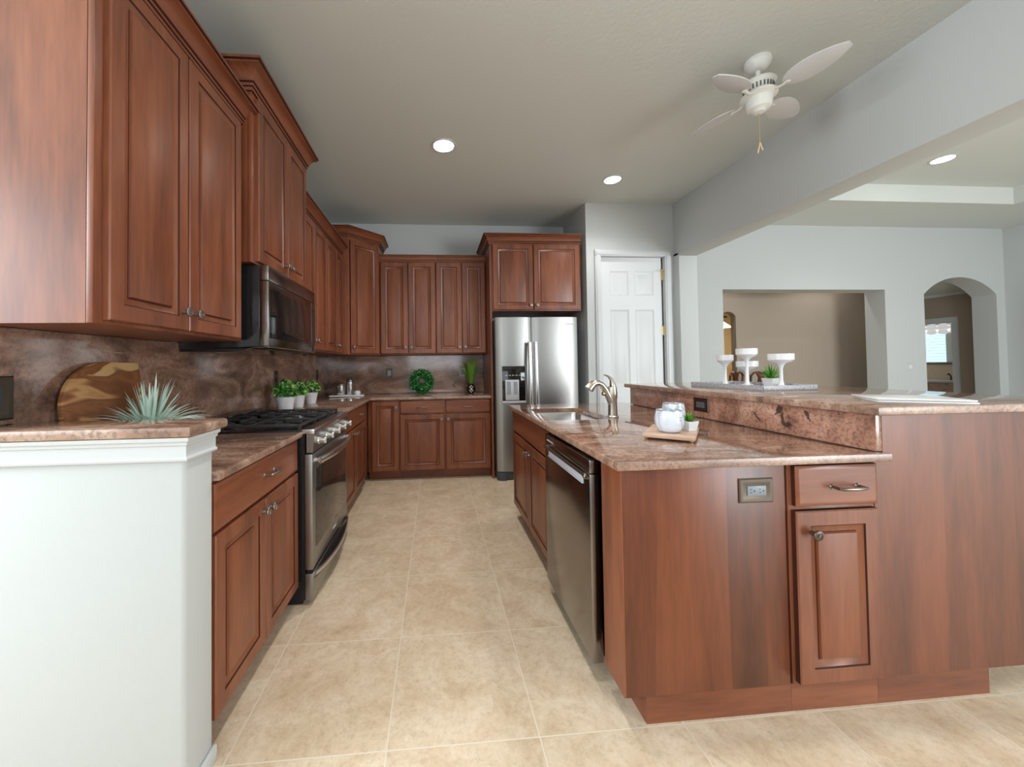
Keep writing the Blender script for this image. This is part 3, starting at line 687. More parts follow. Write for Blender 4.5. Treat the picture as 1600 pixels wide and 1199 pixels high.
# faucet
t = thing('kitchen_faucet', 'brushed nickel pull-out faucet standing behind the sink', 'faucet', (1.105, 2.262, .9145))
MB().lathe([(0, 0), (.034, 0), (.034, .006), (.029, .012), (.027, .05), (.026, .11), (.029, .125), (.030, .15), (.026, .19), (.0, .2)], n=24).build('body', NI, t)
sp = [(-.004, 0, .08), (-.024, 0, .13), (-.046, 0, .175), (-.066, 0, .203), (-.09, 0, .216), (-.115, 0, .214), (-.135, 0, .198), (-.152, 0, .178)]
MB().tube(sp, [.022, .022, .020, .018, .018, .021, .027, .030], n=16).build('spout', NI, t)
MB().lathe([(0, 0), (.012, 0), (.013, .012), (0, .016)], (-.052, 0, .148), '-x', 14).build('spray_button', BRASS, t)
MB().tube([(.004, 0, .17), (.004, 0, .20), (-.004, 0, .235), (-.026, 0, .258), (-.05, 0, .266)], [.024, .022, .014, .008, .005], n=14, flat=.8).build('lever', NI, t)

# dishwasher
t = thing('dishwasher', 'dark stainless dishwasher under the near side of the island counter', 'dishwasher', (1.24, 2.045, 0), -L90)
MB().box(.003, .597, -.585, -.02, .09, .868).build('tub', BLK, t)
m = MB().box(0, .60, -.636, -.59, .07, .811, bev=.004)
o = m.build('door', DSS, t)
MB().box(0, .60, -.636, -.59, .813, .868, bev=.004).build('control_strip', DSS, t)
MB().box(.075, .54, -.6385, -.634, .764, .792).box(.075, .54, -.643, -.634, .758, .7645).build('pocket_handle', plain('handle_steel', srgb(205, 214, 226), .25, 0.2), o)
MB().tube([(.05, -.655, .808), (.62, -.655, .808)], .0065, n=12).lathe([(0, 0), (.009, 0), (.012, .005), (.012, .013), (.009, .018), (.005, .02), (.005, .038), (0, .04)], (.60, -.655, .808), 'x', 18).tube([(.06, -.655, .808), (.06, -.634, .808)], .006).tube([(.59, -.655, .808), (.59, -.634, .808)], .008).build('towel_bar', BRZ2, o)
MB().box(.04, .14, -.637, -.6355, .836, .842).build('logo_strip', DISPW, t)
MB().box(.03, .57, -.53, -.50, 0, .09).build('toe_panel', BLK, t)
MB().box(-.001, .601, -.56, -.54, .8685, .8825).build('gap_strip', DARK, t)

# ------------------------------------------------------------------ range
RY0, RY1 = 2.036, 2.796
t = thing('gas_range', 'stainless slide-in gas range on the left wall', 'range', (XW + .03, RY0, 0), L90)
w = RY1 - RY0; FX = -.655 - (XW + .03)        # depth to the door face
MB().box(.004, w - .004, -FX + .04, -.001, .03, .905).box(.02, .05, -FX + .06, -.08, 0, .03).box(w - .05, w - .02, -FX + .06, -.08, 0, .03).build('body', BLK, t)
mm = MB().box(0, w, -FX + .005, -.01, .906, .922, bev=.004)
mm.build('cooktop', [BLK], t)
MB().box(-.002, w + .002, -FX - .012, -FX + .055, .900, .924, bev=.003).build('front_rail', SSH, t)
MB().box(.0, w, -.07, -.01, .922, .965, bev=.006).box(.02, w - .02, -.078, -.068, .930, .945).build('rear_vent', BLK, t)
cp = MB().extr([(-FX + .03, .80), (-FX - .003, .80), (-FX - .012, .90), (-FX + .03, .90)], 'x', 0, w)
cpo = cp.build('control_panel', SS, t)
for i in range(5):
    x = .075 + i * (w - .15) / 4
    MB().lathe([(0, 0), (.022, 0), (.022, .004), (.019, .008), (.0185, .034), (.016, .037), (0, .037)], (x, -FX - .008, .852), '-y', 20).box(x - .0045, x + .0045, -FX - .052, -FX - .04, .834, .870, bev=.002).build('control_knob', SSH, cpo)
od = MB().box(0, w, -FX, -FX + .04, .185, .792, bev=.004).build('oven_door', SS, t)
MB().box(.05, w - .05, -FX - .0025, -FX + .002, .285, .70, bev=.001).build('oven_window', OGL, od)
ha = arc((.035, -FX - .03, .752), (w - .035, -FX - .03, .752), (0, -.035, 0), 16)
MB().tube(ha, .010, n=14, flat=1.9).tube([(.05, -FX, .752), (.05, -FX - .035, .752)], .012).tube([(w - .05, -FX, .752), (w - .05, -FX - .035, .752)], .012).build('door_handle', SSH, od)
dd = MB().box(0, w, -FX, -FX + .04, .028, .166, bev=.004).build('storage_drawer', SS, t)
ha2 = arc((.012, -FX - .006, .160), (w - .012, -FX - .006, .160), (0, -.038, -.016), 16)
MB().tube(ha2, .0075, n=12, flat=1.7).build('drawer_handle', SSH, dd)
MB().prism([(.02, -FX - .0005)] + [(q.x, q.y + .004) for q in ha2[1:-1]] + [(w - .02, -FX - .0005)], .132, .136).build('handle_pocket', BLK, dd)
MB().box(.0, w, -FX + .004, -FX + .03, .167, .184).build('shadow_gap', BLK, t)
for i, (a0, a1) in enumerate(((.012, .250), (.258, .502), (.510, w - .012))):
    g = MB(); y0, y1 = -FX + .07, -.09; zt = .952
    for x in (a0, a1): g.box(x - .006, x + .006, y0, y1, zt - .014, zt, bev=.002)
    for y in (y0, (y0 + y1) / 2, y1): g.box(a0, a1, y - .006, y + .006, zt - .014, zt, bev=.002)
    c = (a0 + a1) / 2
    for y in ((y0 * .75 + y1 * .25), (y0 * .25 + y1 * .75)):
        g.box(a0, c - .03, y - .005, y + .005, zt - .012, zt + .003, bev=.002).box(c + .03, a1, y - .005, y + .005, zt - .012, zt + .003, bev=.002)
        g.box(c - .005, c + .005, y - .10, y - .03, zt - .012, zt + .003, bev=.002).box(c - .005, c + .005, y + .03, y + .10, zt - .012, zt + .003, bev=.002)
    for x in (a0, a1):
        for y in (y0, y1): g.box(x - .007, x + .007, y - .007, y + .007, .922, zt)
    g.build('grate', IRON, t)
for x, y in ((.13, -FX + .18), (.13, -.20), (w / 2, -FX / 2), (w - .13, -FX + .18), (w - .13, -.20)):
    MB().lathe([(.05, .922), (.05, .928), (.042, .934), (.042, .938), (0, .940)], (x, y, 0), n=22).build('burner', IRON, t)

# microwave
t = thing('microwave', 'stainless over-the-range microwave under the stepped cabinet', 'microwave', (XW + .024, 2.034, 1.355), L90)
w = .762; D = .448
MB().box(0, w, -D + .045, 0, 0.0, .443, bev=.003).build('body', BLK, t)
MB().box(0, w, -D, -D + .044, .362, .443, bev=.004).build('vent_panel', DSS, t)
o = MB().box(0, w * .90, -D, -D + .044, .012, .360, bev=.004).build('door', DSS, t)
MB().box(.012, w * .90 - .012, -D - .002, -D + .002, .055, .322, bev=.001).build('window', BGL, o)
MB().box(w * .90 + .002, w, -D, -D + .044, .012, .360, bev=.004).box(w * .905, w - .006, -D - .002, -D + .001, .055, .322, mat=1).build('control_panel', [DSS, BGL], t)
MB().extr([(-.01, -.014), (-.30, -.014), (-.36, .004), (-D + .002, .010), (-D + .002, .012), (-.01, .0)], 'x', .0, w).build('bottom_plate', BLK, t)
MB().tube([(-.001, -.01, -.014), (-.001, -.30, -.014), (-.001, -.36, .004), (-.001, -D + .004, .010)], .0022, n=6).tube([(0, -D, .008), (w, -D, .008)], .003, n=6).build('bottom_trim', SSH, t)
MB().box(-.0012, .0005, -.03, -.012, .09, .22, bev=.0005).box(-.0012, .0005, -.03, -.012, .25, .40, bev=.0005).build('side_grille', plain('dark_slot', (.03, .03, .032), .4), t)

# ------------------------------------------------------------------ refrigerator
t = thing('refrigerator', 'stainless side-by-side refrigerator with ice dispenser', 'refrigerator', (.655, 4.70, 0))
w = .915; FD = 4.70 - 3.985
MB().box(.004, w - .004, -FD + .085, 0, .02, 1.755).build('cabinet_body', plain('fridge_side', srgb(120, 122, 124), .4), t)
def bow_door(x0, x1, name):
    n = 10; pts = []
    for i in range(n + 1):
        u = i / n; x = x0 + (x1 - x0) * u
        pts.append((x, -FD + .016 * (2 * u - 1) ** 2 + (.012 * max(0, abs(2 * u - 1) - .9) / .1)))
    pts = pts + [(x1, -FD + .075), (x0, -FD + .075)]
    return MB().prism(pts, .10, 1.77, bev=0).build(name, SS, t, ang=25)
dl = bow_door(0, .395, 'freezer_door'); drr = bow_door(.401, w, 'fridge_door')
for dx, par in ((.364, dl), (.431, drr)):
    z0, z1 = .36, 1.495
    MB().tube(arc((dx, -FD - .034, z0), (dx, -FD - .034, z1), (0, -.022, 0), 14), .014, n=14, flat=1.65).tube([(dx, -FD, z0 + .03), (dx, -FD - .04, z0 + .03)], .011).tube([(dx, -FD, z1 - .03), (dx, -FD - .04, z1 - .03)], .011).build('handle', SSH, par)
dp = MB().box(.062, .318, -FD - .006, -FD + .03, .862, 1.238, bev=.003).build('dispenser', BGL, dl)
MB().box(.058, .322, -FD - .008, -FD + .02, .838, .862, bev=.002).box(.318, .322, -FD - .008, -FD + .02, .838, 1.24).box(.058, .062, -FD - .008, -FD + .02, .838, 1.24).build('dispenser_frame', DISPW, dp)
MB().box(.095, .245, -FD - .012, -FD - .004, .87, 1.09, bev=.003).box(.112, .155, -FD - .0135, -FD - .011, .93, 1.07, mat=1).box(.185, .228, -FD - .0135, -FD - .011, .93, 1.07, mat=1).build('paddle', [DISPW, GREYP], dp)
m = MB()
for i in range(5): m.box(.095 + i * .038, .118 + i * .038, -FD - .0075, -FD - .005, 1.135, 1.142)
m.build('button_row', DISPW, dp)
MB().box(.0, w, -FD + .03, -FD + .10, .012, .095, bev=.006).box(.02, .10, -FD + .012, -FD + .05, .0, .09, bev=.004).build('base_grille', plain('grille_grey', srgb(70, 74, 78), .5), t)
def text_mesh(s, size, name, mat, parent, loc, rot):
    cu = bpy.data.curves.new('txt', 'FONT'); cu.body = s; cu.size = size; cu.extrude = .0006; cu.align_x = 'CENTER'; cu.align_y = 'CENTER'
    to = bpy.data.objects.new('txt', cu); C.objects.link(to)
    bpy.context.view_layer.update()
    me = bpy.data.meshes.new_from_object(to.evaluated_get(bpy.context.evaluated_depsgraph_get()))
    bpy.data.objects.remove(to); me.materials.clear(); me.materials.append(mat)
    o = bpy.data.objects.new(name, me); C.objects.link(o); o.location = loc; o.rotation_euler = rot; o.parent = parent
    return o
text_mesh('Whirlpool', .030, 'logo', MATW, drr, (.815, -FD + .0025, 1.695), (PI / 2, 0, 0))
text_mesh('Whirlpool', .018, 'logo', MATW, od, (.42, -FX - .0012, .235), (PI / 2, 0, 0))

# ------------------------------------------------------------------ ceiling fan and lights
t = thing('ceiling_fan', 'white four-blade ceiling fan with hanging pull chain', 'fan', (1.955, 2.06, ZC))
MB().lathe([(0, -.001), (.068, -.001), (.07, -.012), (.066, -.03), (.052, -.05), (.04, -.062), (.025, -.068), (0, -.068)], n=32).build('canopy', FANW, t)
MB().tube([(0, 0, -.06), (0, 0, -.15)], .013).build('downrod', FANW, t)
mo = MB().lathe([(0, -.125), (.03, -.126), (.082, -.138), (.088, -.146), (.075, -.165), (.07, -.2), (.083, -.206), (.092, -.216), (.092, -.226), (.078, -.232), (.066, -.238), (.066, -.275), (.058, -.298), (.036, -.308), (.03, -.318), (.012, -.324), (0, -.324)], n=36).build('motor_housing', FANW, t)
m = MB()
for i in range(26):
    a = 2 * PI * i / 26
    bb = MB().box(.0705, .0765, -.0035, .0035, -.196, -.170)
    bb.xf(Matrix.Rotation(a, 4, 'Z')); me = bpy.data.meshes.new('q'); bb.bm.to_mesh(me); bb.bm.free(); m.bm.from_mesh(me); bpy.data.meshes.remove(me)
m.build('vent_slots', plain('fan_slot', srgb(96, 98, 98), .7), mo)
for k in range(4):
    a = math.radians(-70 + 90 * k)
    n = 14; top = []
    for i in range(n + 1):
        u = i / n; hw = .066 * (math.sin(PI * (u ** .8) * .94 + .10)) ** .7 + .004
        top.append((.125 + .285 * u, hw))
    pts = [(x, -h) for x, h in top] + [(x, h) for x, h in top[::-1]]
    bl = MB().prism(pts, -.003, .003, bev=.0012).xf(Matrix.Rotation(math.radians(-13), 4, 'X')).build('blade', FANB, t, (0, 0, -.222), (0, 0, a))
    MB().tube([(.08, 0, -.004), (.115, 0, -.012), (.15, 0, -.006)], [.012, .010, .014], n=10, flat=.4).lathe([(0, -.010), (.012, -.010), (.008, -.014), (0, -.015)], (.15, 0, 0), n=10).build('blade_iron', FANW, bl)
MB().tube([(0, 0, -.322), (0, .001, -.50)], .0016, n=6).tube([(0, 0, -.50), (.010, 0, -.53), (.016, 0, -.545)], .004, n=8, mat=1).tube([(0, 0, -.50), (-.006, 0, -.525), (-.016, 0, -.565)], .004, n=8, mat=1).build('pull_chain', [BRASS, plain('wood_fob', srgb(206, 178, 140), .5)], t)

def can(label, loc, r=.085, power=42):
    t = thing('recessed_light', label, 'light', loc, 0, 'recessed ceiling lights')
    MB().lathe([(r, 0), (r + .018, 0), (r + .016, -.005), (r, -.006), (r - .004, -.002)], n=36).build('trim_ring', TRIM, t)
    MB().lathe([(0, -.003), (r, -.003)], n=36).build('lens', LENS, t)
    d = bpy.data.lights.new('can_lamp', 'SPOT'); d.energy = power; d.spot_size = math.radians(130); d.spot_blend = .8; d.color = (1, .965, .92); d.shadow_soft_size = .07
    o = bpy.data.objects.new('can_lamp', d); C.objects.link(o); o.location = (0, 0, -.03); o.parent = t
    return t
can('round recessed ceiling light over the kitchen aisle', (.09, 3.026, ZC - .0005), power=56)
can('round recessed ceiling light near the pantry door', (1.76, 3.503, ZC - .0005), .078, 20)
can('round recessed light in the raised family room ceiling', (6.36, 4.133, 3.7495), .10, 40)
can('added unseen recessed light in the dining room ceiling, hidden above the opening on its left', (5.0, 6.3, 3.3995), power=26)  # both dining lights are added to brighten the taupe walls
can('added unseen recessed light in the dining room ceiling, hidden above the opening on its right', (7.3, 6.3, 3.3995), power=26)
can('added unseen recessed ceiling light above the half wall end of the aisle, above the picture', (.09, 1.42, ZC - .0005), power=34)  # this and the next are unseen, added as overhead fill
can('added unseen recessed ceiling light above the near end of the island, above the picture', (1.55, 1.40, ZC - .0005), power=30)

# ------------------------------------------------------------------ things on the counters
def board_wood():
    m, nt, b = new_mat('acacia_plank')
    tc = N(nt, 'ShaderNodeTexCoord'); mp = N(nt, 'ShaderNodeMapping'); mp.inputs['Scale'].default_value = (2.2, 1, 6.5); mp.inputs['Rotation'].default_value = (0, -.16, 0); mp.inputs['Location'].default_value = (.3, 0, .2)
    nt.links.new(tc.outputs['Object'], mp.inputs['Vector'])
    n1 = N(nt, 'ShaderNodeTexNoise'); n1.inputs['Scale'].default_value = 1.5; n1.inputs['Detail'].default_value = 2; n1.inputs['Distortion'].default_value = .7; nt.links.new(mp.outputs[0], n1.inputs['Vector'])
    mu = N(nt, 'ShaderNodeMath', operation='MULTIPLY'); mu.inputs[1].default_value = 42; nt.links.new(n1.outputs['Fac'], mu.inputs[0])
    si = N(nt, 'ShaderNodeMath', operation='SINE'); nt.links.new(mu.outputs[0], si.inputs[0])
    ma = N(nt, 'ShaderNodeMath', operation='MULTIPLY_ADD'); ma.inputs[1].default_value = .055; nt.links.new(si.outputs[0], ma.inputs[0]); nt.links.new(n1.outputs['Fac'], ma.inputs[2])
    r = ramp(nt, [(.36, srgb(196, 150, 98)), (.44, srgb(168, 112, 70)), (.55, srgb(128, 78, 46)), (.64, srgb(214, 172, 118))]); nt.links.new(ma.outputs[0], r.inputs[0])
    nt.links.new(r.outputs[0], b.inputs['Base Color']); b.inputs['Roughness'].default_value = .45
    return m
# acacia board leaning on the left backsplash
pts = []
for i in range(25):
    a = PI / 2 + PI * i / 24 * .98
    pts.append((.0 + .190 * math.cos(a), .190 + .178 * math.sin(a)))
pts = [(.185, .012), (.165, .364), (.14, .367)] + pts + [(.0, .0)]
m = MB().extr([(x, z) for x, z in pts], 'y', -.009, .009, bev=.003)
o = m.build('cutting_board', board_wood(), None, (XW + .082, 1.575, .918), (math.radians(-7), 0, L90))
tag(o, 'round-sided acacia cutting board leaning on the left backsplash', 'cutting board')
# spiky succulent behind the ledge
t = thing('succulent_plant', 'blue-green spiky succulent behind the half wall ledge', 'plant', (-1.10, 1.53, .9145))
MB().lathe([(0, 0), (.05, 0), (.065, .03), (.07, .11), (.064, .112), (.06, .10), (0, .10)], n=24).build('pot', WHT, t)
m = MB()
for i in range(150):
    a = random.uniform(0, 2 * PI); el = 1.3 * random.random() ** 1.3 + .12; L = random.uniform(.13, .21) * (1.2 if el < .5 else .86)
    d = Vector((math.cos(a) * math.cos(el), math.sin(a) * math.cos(el), math.sin(el))); sd = Vector((-math.sin(a), math.cos(a), 0))
    if d.x < 0: L *= .85
    P = []
    for k in range(7):
        u = k / 6; p = Vector((d.x * .02, d.y * .02, .105)) + d * L * u + Vector((0, 0, -.10 * u * u * math.cos(el) * L / .2 + .06 * u))
        P.append(p)
    wd = [.0062 * s for s in (.8, 1, 1, .85, .65, .4, .05)]
    m.strip(P, wd, sd, fold=.35)
m.build('leaves', AGAVE, t)

# three white pots of bushy plants beside the range
def bush(mb, c, R, hz, n, mats, leaf=.014):
    for i in range(n):
        a = random.uniform(0, 2 * PI); el = math.asin(random.uniform(-.15, 1)); rr = R * random.uniform(.55, 1.05)
        p = Vector(c) + Vector((rr * math.cos(a) * math.cos(el), rr * math.sin(a) * math.cos(el), hz * math.sin(el) * random.uniform(.8, 1.1)))
        d = Vector((random.uniform(-1, 1), random.uniform(-1, 1), random.uniform(-.1, 1))).normalized(); sd = d.cross(Vector((random.uniform(-1, 1), random.uniform(-1, 1), .3))).normalized()
        mt = random.choices(range(len(mats)), mats)[0]
        l = leaf * random.uniform(.8, 1.4)
        mb.strip([p - d * l, p, p + d * l], [.002, l * .55, .001], sd, mat=mt, fold=.2)
def white_pot(label, loc, k):
    t = thing('potted_plant', label, 'plant', loc, random.uniform(0, 1), 'small bushy plants in white pots')
    MB().lathe([(0, 0), (.040 * k, 0), (.043 * k, .006), (.058 * k, .098 * k), (.055 * k, .099 * k), (.052 * k, .088 * k), (0, .086 * k)], n=28).build('pot', WHT, t)
    m = MB(); bush(m, (0, 0, .115 * k), .080 * k, .085 * k, 620, (6, 3, 3), .0115 * k)
    for i in range(26):
        a = random.uniform(0, 2 * PI); r = .06 * k * random.random(); m.tube([(r * .3 * math.cos(a), r * .3 * math.sin(a), .085 * k), (r * math.cos(a), r * math.sin(a), .17 * k)], .0015, n=5)
    m.build('foliage', [LEAF, LEAFL, LEAFP], t)
white_pot('white potted plant nearest the range, largest of the three', (-1.150, 2.96, .9145), 1.18)
white_pot('middle white potted plant of the three past the range', (-1.175, 3.28, .9145), 1.06)
white_pot('white potted plant farthest from the range, next to the corner', (-1.175, 3.62, .9145), 1.06)

# tray with shakers in the corner
t = tag(MB().box(-.19, .19, -.07, .07, .0, .014, bev=.004).build('serving_tray', MATW, None, (-1.02, 4.40, .9145), (0, 0, .12)), 'flat white serving tray in the back corner of the counter', 'tray')
def shaker(label, loc, h):
    t = thing('shaker', label, 'shaker', loc, 0, 'steel shakers on the white tray')
    MB().lathe([(0, 0), (.042, 0), (.044, .004), (.044, h * .82), (.041, h * .84), (.0, h * .84)], n=28).build('body', SSH, t)
    MB().lathe([(.042, h * .845), (.043, h * .95), (.036, h), (0, h)], n=28).build('lid', SS, t)
shaker('shorter steel shaker on the white corner tray', (-1.095, 4.42, .929), .135)
shaker('taller steel shaker on the white corner tray', (-1.005, 4.475, .929), .18)
tag(MB().lathe([(0, 0), (.028, .0), (.036, .012), (.036, .034), (.03, .046), (.015, .05), (0, .05)], n=24).build('sugar_bowl', WHT, None, (-.905, 4.40, .929)), 'small white round jar at the end of the corner tray', 'jar')

# boxwood wreath
t = thing('wreath', 'round green boxwood wreath leaning on the back backsplash', 'wreath', (-.172, 4.60, .9145))
m = MB()
for i in range(1500):
    a = random.uniform(0, 2 * PI); b_ = random.uniform(0, 2 * PI); r = .052 * random.uniform(.6, 1.08)
    q = Vector(((.098 + r * math.cos(b_)) * math.cos(a), r * math.sin(b_) * .8, .150 + (.098 + r * math.cos(b_)) * math.sin(a)))
    q.z = max(q.z, .008)
    d = Vector((random.uniform(-1, 1), random.uniform(-1, 1), random.uniform(-1, 1))).normalized(); sd = d.cross(Vector((random.uniform(-1, 1), random.uniform(-1, 1), random.uniform(-1, 1)))).normalized()
    l = random.uniform(.009, .015)
    m.strip([q - d * l, q, q + d * l], [.002, l * .6, .001], sd, mat=random.choices((0, 1, 2), (6, 4, 1))[0], fold=.2)
m.build('foliage', [LEAFD, plain('leaf_mid_green', srgb(54, 150, 66), .5), plain('leaf_bright_green', srgb(130, 200, 112), .5)], t)
ring = [(.098 * math.cos(2 * PI * i / 40), 0, .150 + .098 * math.sin(2 * PI * i / 40)) for i in range(41)]
MB().tube(ring, .03, n=10, cap=False).build('ring', plain('wreath_core', srgb(20, 48, 22), .8), t)
# vase with grass
t = thing('grass_vase', 'round black and white patterned vase holding tall green grass', 'vase', (.425, 4.48, .9145))
m = MB().lathe([(0, 0), (.028, 0), (.030, .005), (.050, .030), (.056, .055), (.050, .082), (.030, .105), (.024, .112), (.028, .118), (.023, .118), (.020, .108), (0, .1)], n=28)
m.build('vase_body', plain('vase_black', (.016, .014, .014), .25), t)
m = MB()
for zz, k, s in ((.055, 0, .012), (.078, -.32, .007), (.078, .32, .007), (.035, -.30, .007), (.035, .30, .007), (.018, 0, .007), (.095, 0, .006)):
    r = .0565 * math.sqrt(max(0.05, 1 - ((zz - .055) / .062) ** 2)); a = -PI / 2 + k
    m.lathe([(0, 0), (s, 0), (s * .8, .003), (0, .004)], (0, 0, 0), '-y', 14) if False else m.box(r * math.cos(a) - s, r * math.cos(a) + s, r * math.sin(a) - .004, r * math.sin(a) + .006, zz - s, zz + s, bev=s * .7)
m.build('white_motif', WHT, t)
m = MB()
for i in range(110):
    a = random.uniform(0, 2 * PI); s = random.uniform(.03, .15); h = random.uniform(.22, .35)
    P = [(.010 * math.cos(a), .010 * math.sin(a), .09), (s * .45 * math.cos(a), s * .45 * math.sin(a), .09 + h * .45), (s * .8 * math.cos(a), s * .8 * math.sin(a), .09 + h * .8), (s * 1.05 * math.cos(a), s * 1.05 * math.sin(a), .09 + h * .97)]
    m.strip(P, [.003, .0036, .0026, .0006], (math.cos(a + 1.3), math.sin(a + 1.3), 0), mat=random.choice((0, 0, 1)))
m.build('grass', [GRASS, LEAFL], t)

# wooden riser board with marbled mugs and a tiny plant on the island
t = thing('serving_board', 'small footed wooden serving board on the island counter', 'serving board', (1.08, 1.64, .9145), math.radians(-39))
MB().box(-.10, .10, -.155, .155, .011, .026, bev=.003).build('board', TRAYW, t)
for sx in (-1, 1):
    for sy in (-1, 1): MB().lathe([(0, 0), (.006, 0), (.008, .006), (.005, .013), (0, .0135)], (sx * .085, sy * .135, 0), n=12).build('foot', BRASS, t)
def mug(label, loc, k=1, hk=1):
    t = thing('tumbler', label, 'tumbler', loc, random.random() * 3, 'marbled tumblers on the wooden board')
    MB().lathe([(0, 0), (.034, 0), (.046, .008), (.056, .028), (.059, .052), (.056, .078), (.052, .096), (.0495, .0965), (.053, .076), (.055, .05), (.05, .026), (0, .014)], n=36).xf(Matrix.Diagonal((k, k, hk, 1))).build('cup', MARB, t)
    MB().lathe([(.0496, .0962), (.0522, .0962), (.0522, .0985), (.0496, .0985)], n=36).xf(Matrix.Diagonal((k, k, hk, 1))).build('rim', SSH, t)
mug('nearer marbled white tumbler on the wooden board', (1.045, 1.605, .941))
mug('farther marbled white tumbler, half hidden behind the first', (1.138, 1.712, .941), .86, 1.18)
def mini_pot(name, label, loc, k, hk=1.0, col=WHT):
    t = thing(name, label, 'plant', loc, .2)
    a, b_ = .026 * k, .036 * k
    MB().loops([[(sx * q, sy * q, z) for sx, sy in ((-1, -1), (1, -1), (1, 1), (-1, 1))] for q, z in ((a, 0), (b_, .055 * k), (b_ - .004, .055 * k), (b_ - .006, .048 * k))]).build('pot', col, t)
    m = MB()
    for i in range(70):
        an = random.uniform(0, 2 * PI); el = random.uniform(.35, 1.45); L = random.uniform(.045, .075) * k * hk
        d = Vector((math.cos(an) * math.cos(el), math.sin(an) * math.cos(el), math.sin(el)))
        P = [Vector((0, 0, .046 * k)) + d * L * u + Vector((0, 0, -.02 * k * u * u * math.cos(el))) for u in (0, .35, .7, 1)]
        m.strip(P, [.003 * k, .0042 * k, .003 * k, .0004], (-math.sin(an), math.cos(an), 0), mat=random.choice((0, 0, 1)), fold=.3)
    m.build('leaves', [LEAFL, LEAF], t)
mini_pot('potted_plant', 'tiny green plant in white square pot beside the tumblers', (1.150, 1.622, .941), .80, .95)
# bar tray with candle holders
t = thing('decor_tray', 'grey wooden tray on the bar top under the candle holders', 'tray', (1.85, 1.97, 1.0815), .057)
MB().box(0, .35, 0, .56, 0, .008).build('base', GTRAY, t)
MB().box(0, .35, 0, .012, .0, .031, bev=.001).box(0, .35, .548, .56, .0, .031, bev=.001).box(0, .012, .012, .548, .0, .031).box(.338, .35, .012, .548, .0, .031).build('rim', GTRAY, t)
MB().box(.001, .349, -.001, .0, .001, .004).build('edge_line', BRZ, t)
def candle(label, loc, h, k=1.0):
    t = thing('candle_holder', label, 'candle holder', loc, 0, 'white stemmed candle holders on the grey tray')
    r = .052 * k
    MB().lathe([(0, 0), (.036 * k, 0), (.034 * k, .005), (.014, .018), (.009, .045), (.008, h * .55), (.012, h - .075), (.024, h - .058), (r * .8, h - .048), (r, h - .036), (r, h), (r - .005, h), (r - .006, h - .03), (r * .6, h - .040), (0, h - .042)], n=32).build('holder', WHT, t)
TZ = 1.0815 + .0085
candle('leftmost white candle holder on the grey bar tray', (1.945, 2.365, TZ), 1.298 - TZ, .92)
candle('tallest white candle holder on the grey bar tray', (1.945, 2.19, TZ), 1.333 - TZ, 1.08)
candle('shortest white candle holder, partly hidden behind the tallest one', (2.075, 2.335, TZ), 1.255 - TZ, 1.18)
candle('rightmost white candle holder, standing in front of the small plant', (2.085, 2.10, TZ), 1.296 - TZ, 1.22)
mini_pot('potted_plant', 'small bright green plant in white square pot on the bar tray', (2.137, 2.225, TZ), .98, 1.5, MATW)
# magazines on the bar
for i, (lab, dz) in enumerate((('lower white brochure of the stack on the bar top', 0), ('upper white brochure of the stack on the bar top', .0085))):
    o = MB().box(0, .265, 0, .235, 0, .0065, bev=.001).box(.004, .262, .004, .231, .0012, .0052, mat=1).build('brochure', [plain('glossy_white_cover', srgb(236, 236, 236), .2), MATW], None, (1.772 - .004 * i, 1.368, 1.0815 + dz), (0, 0, -.585 + .02 * i))
    tag(o, lab, 'brochure', 'brochures on the bar')
    
# ------------------------------------------------------------------ outlets and switches
def plate(name, label, cat, loc, rz, w, h, frame_m, face_m, style):
    t = thing(name, label, cat, loc, rz)
    MB().loops(nested(-w / 2, w / 2, -h / 2, h / 2, (0, 0, .004, .012, .016), (0, -.003, -.006, -.006, -.0045))).build('cover_plate', frame_m, t)
    iw, ih = (w * .27, h * .27) if style != 'switch' else (w * .23, h * .28)
    if w > h: iw, ih = w * .27, h * .20
    f = MB().box(-iw, iw, -.0078, -.0035, -ih, ih, bev=.001).build('insert', face_m, t)
    if style == 'outlet':
        m = MB()
        for s in (-1, 1):
            c = s * (iw * .5 if w > h else ih * .5)
            for q in (-1, 1):
                if w > h: m.box(c - .010, c - .003, -.0086, -.0077, q * .0055 - .001, q * .0055 + .001)
                else: m.box(q * .0055 - .001, q * .0055 + .001, -.0086, -.0077, c + .001, c + .008)
            if w > h: m.box(c + .004, c + .009, -.0086, -.0077, -.002, .002)
            else: m.box(-.002, .002, -.0086, -.0077, c - .008, c - .004)
        m.build('slots', BLK, f)
    return t
BRP = steel('bronze_plate', (.15, .125, .10), .5)
plate('outlet', 'bronze outlet plate with grey socket on the island end panel', 'outlet', (1.133, 1.2548, .792), 0, .128, .086, BRP, plain('socket_grey', srgb(138, 146, 156), .4), 'outlet')
plate('outlet', 'dark outlet plate with black insert on the granite riser', 'outlet', (1.6117, 2.155, .992), -L90, .128, .082, BRZ, plain('insert_dark_grey', srgb(92, 94, 100), .4), 'outlet')
plate('outlet', 'bronze framed outlet on the back backsplash left of the wreath', 'outlet', (-.578, YB - .0205, 1.17), 0, .075, .118, BRP, GREYP, 'outlet')
plate('outlet', 'light outlet on the back backsplash beside the grass vase', 'outlet', (.340, YB - .0205, 1.168), 0, .075, .118, DISPW, GREYP, 'outlet')
plate('outlet', 'bronze switch plate on left backsplash at the picture edge', 'outlet', (XW + .0205, 1.215, 1.17), L90, .125, .135, BRP, plain('insert_slate', srgb(72, 76, 80), .4), 'switch')
plate('outlet', 'dark outlet plate on left backsplash above the nearest potted plant', 'outlet', (XW + .0205, 3.21, 1.17), L90, .075, .118, BRZ, BLK, 'outlet')
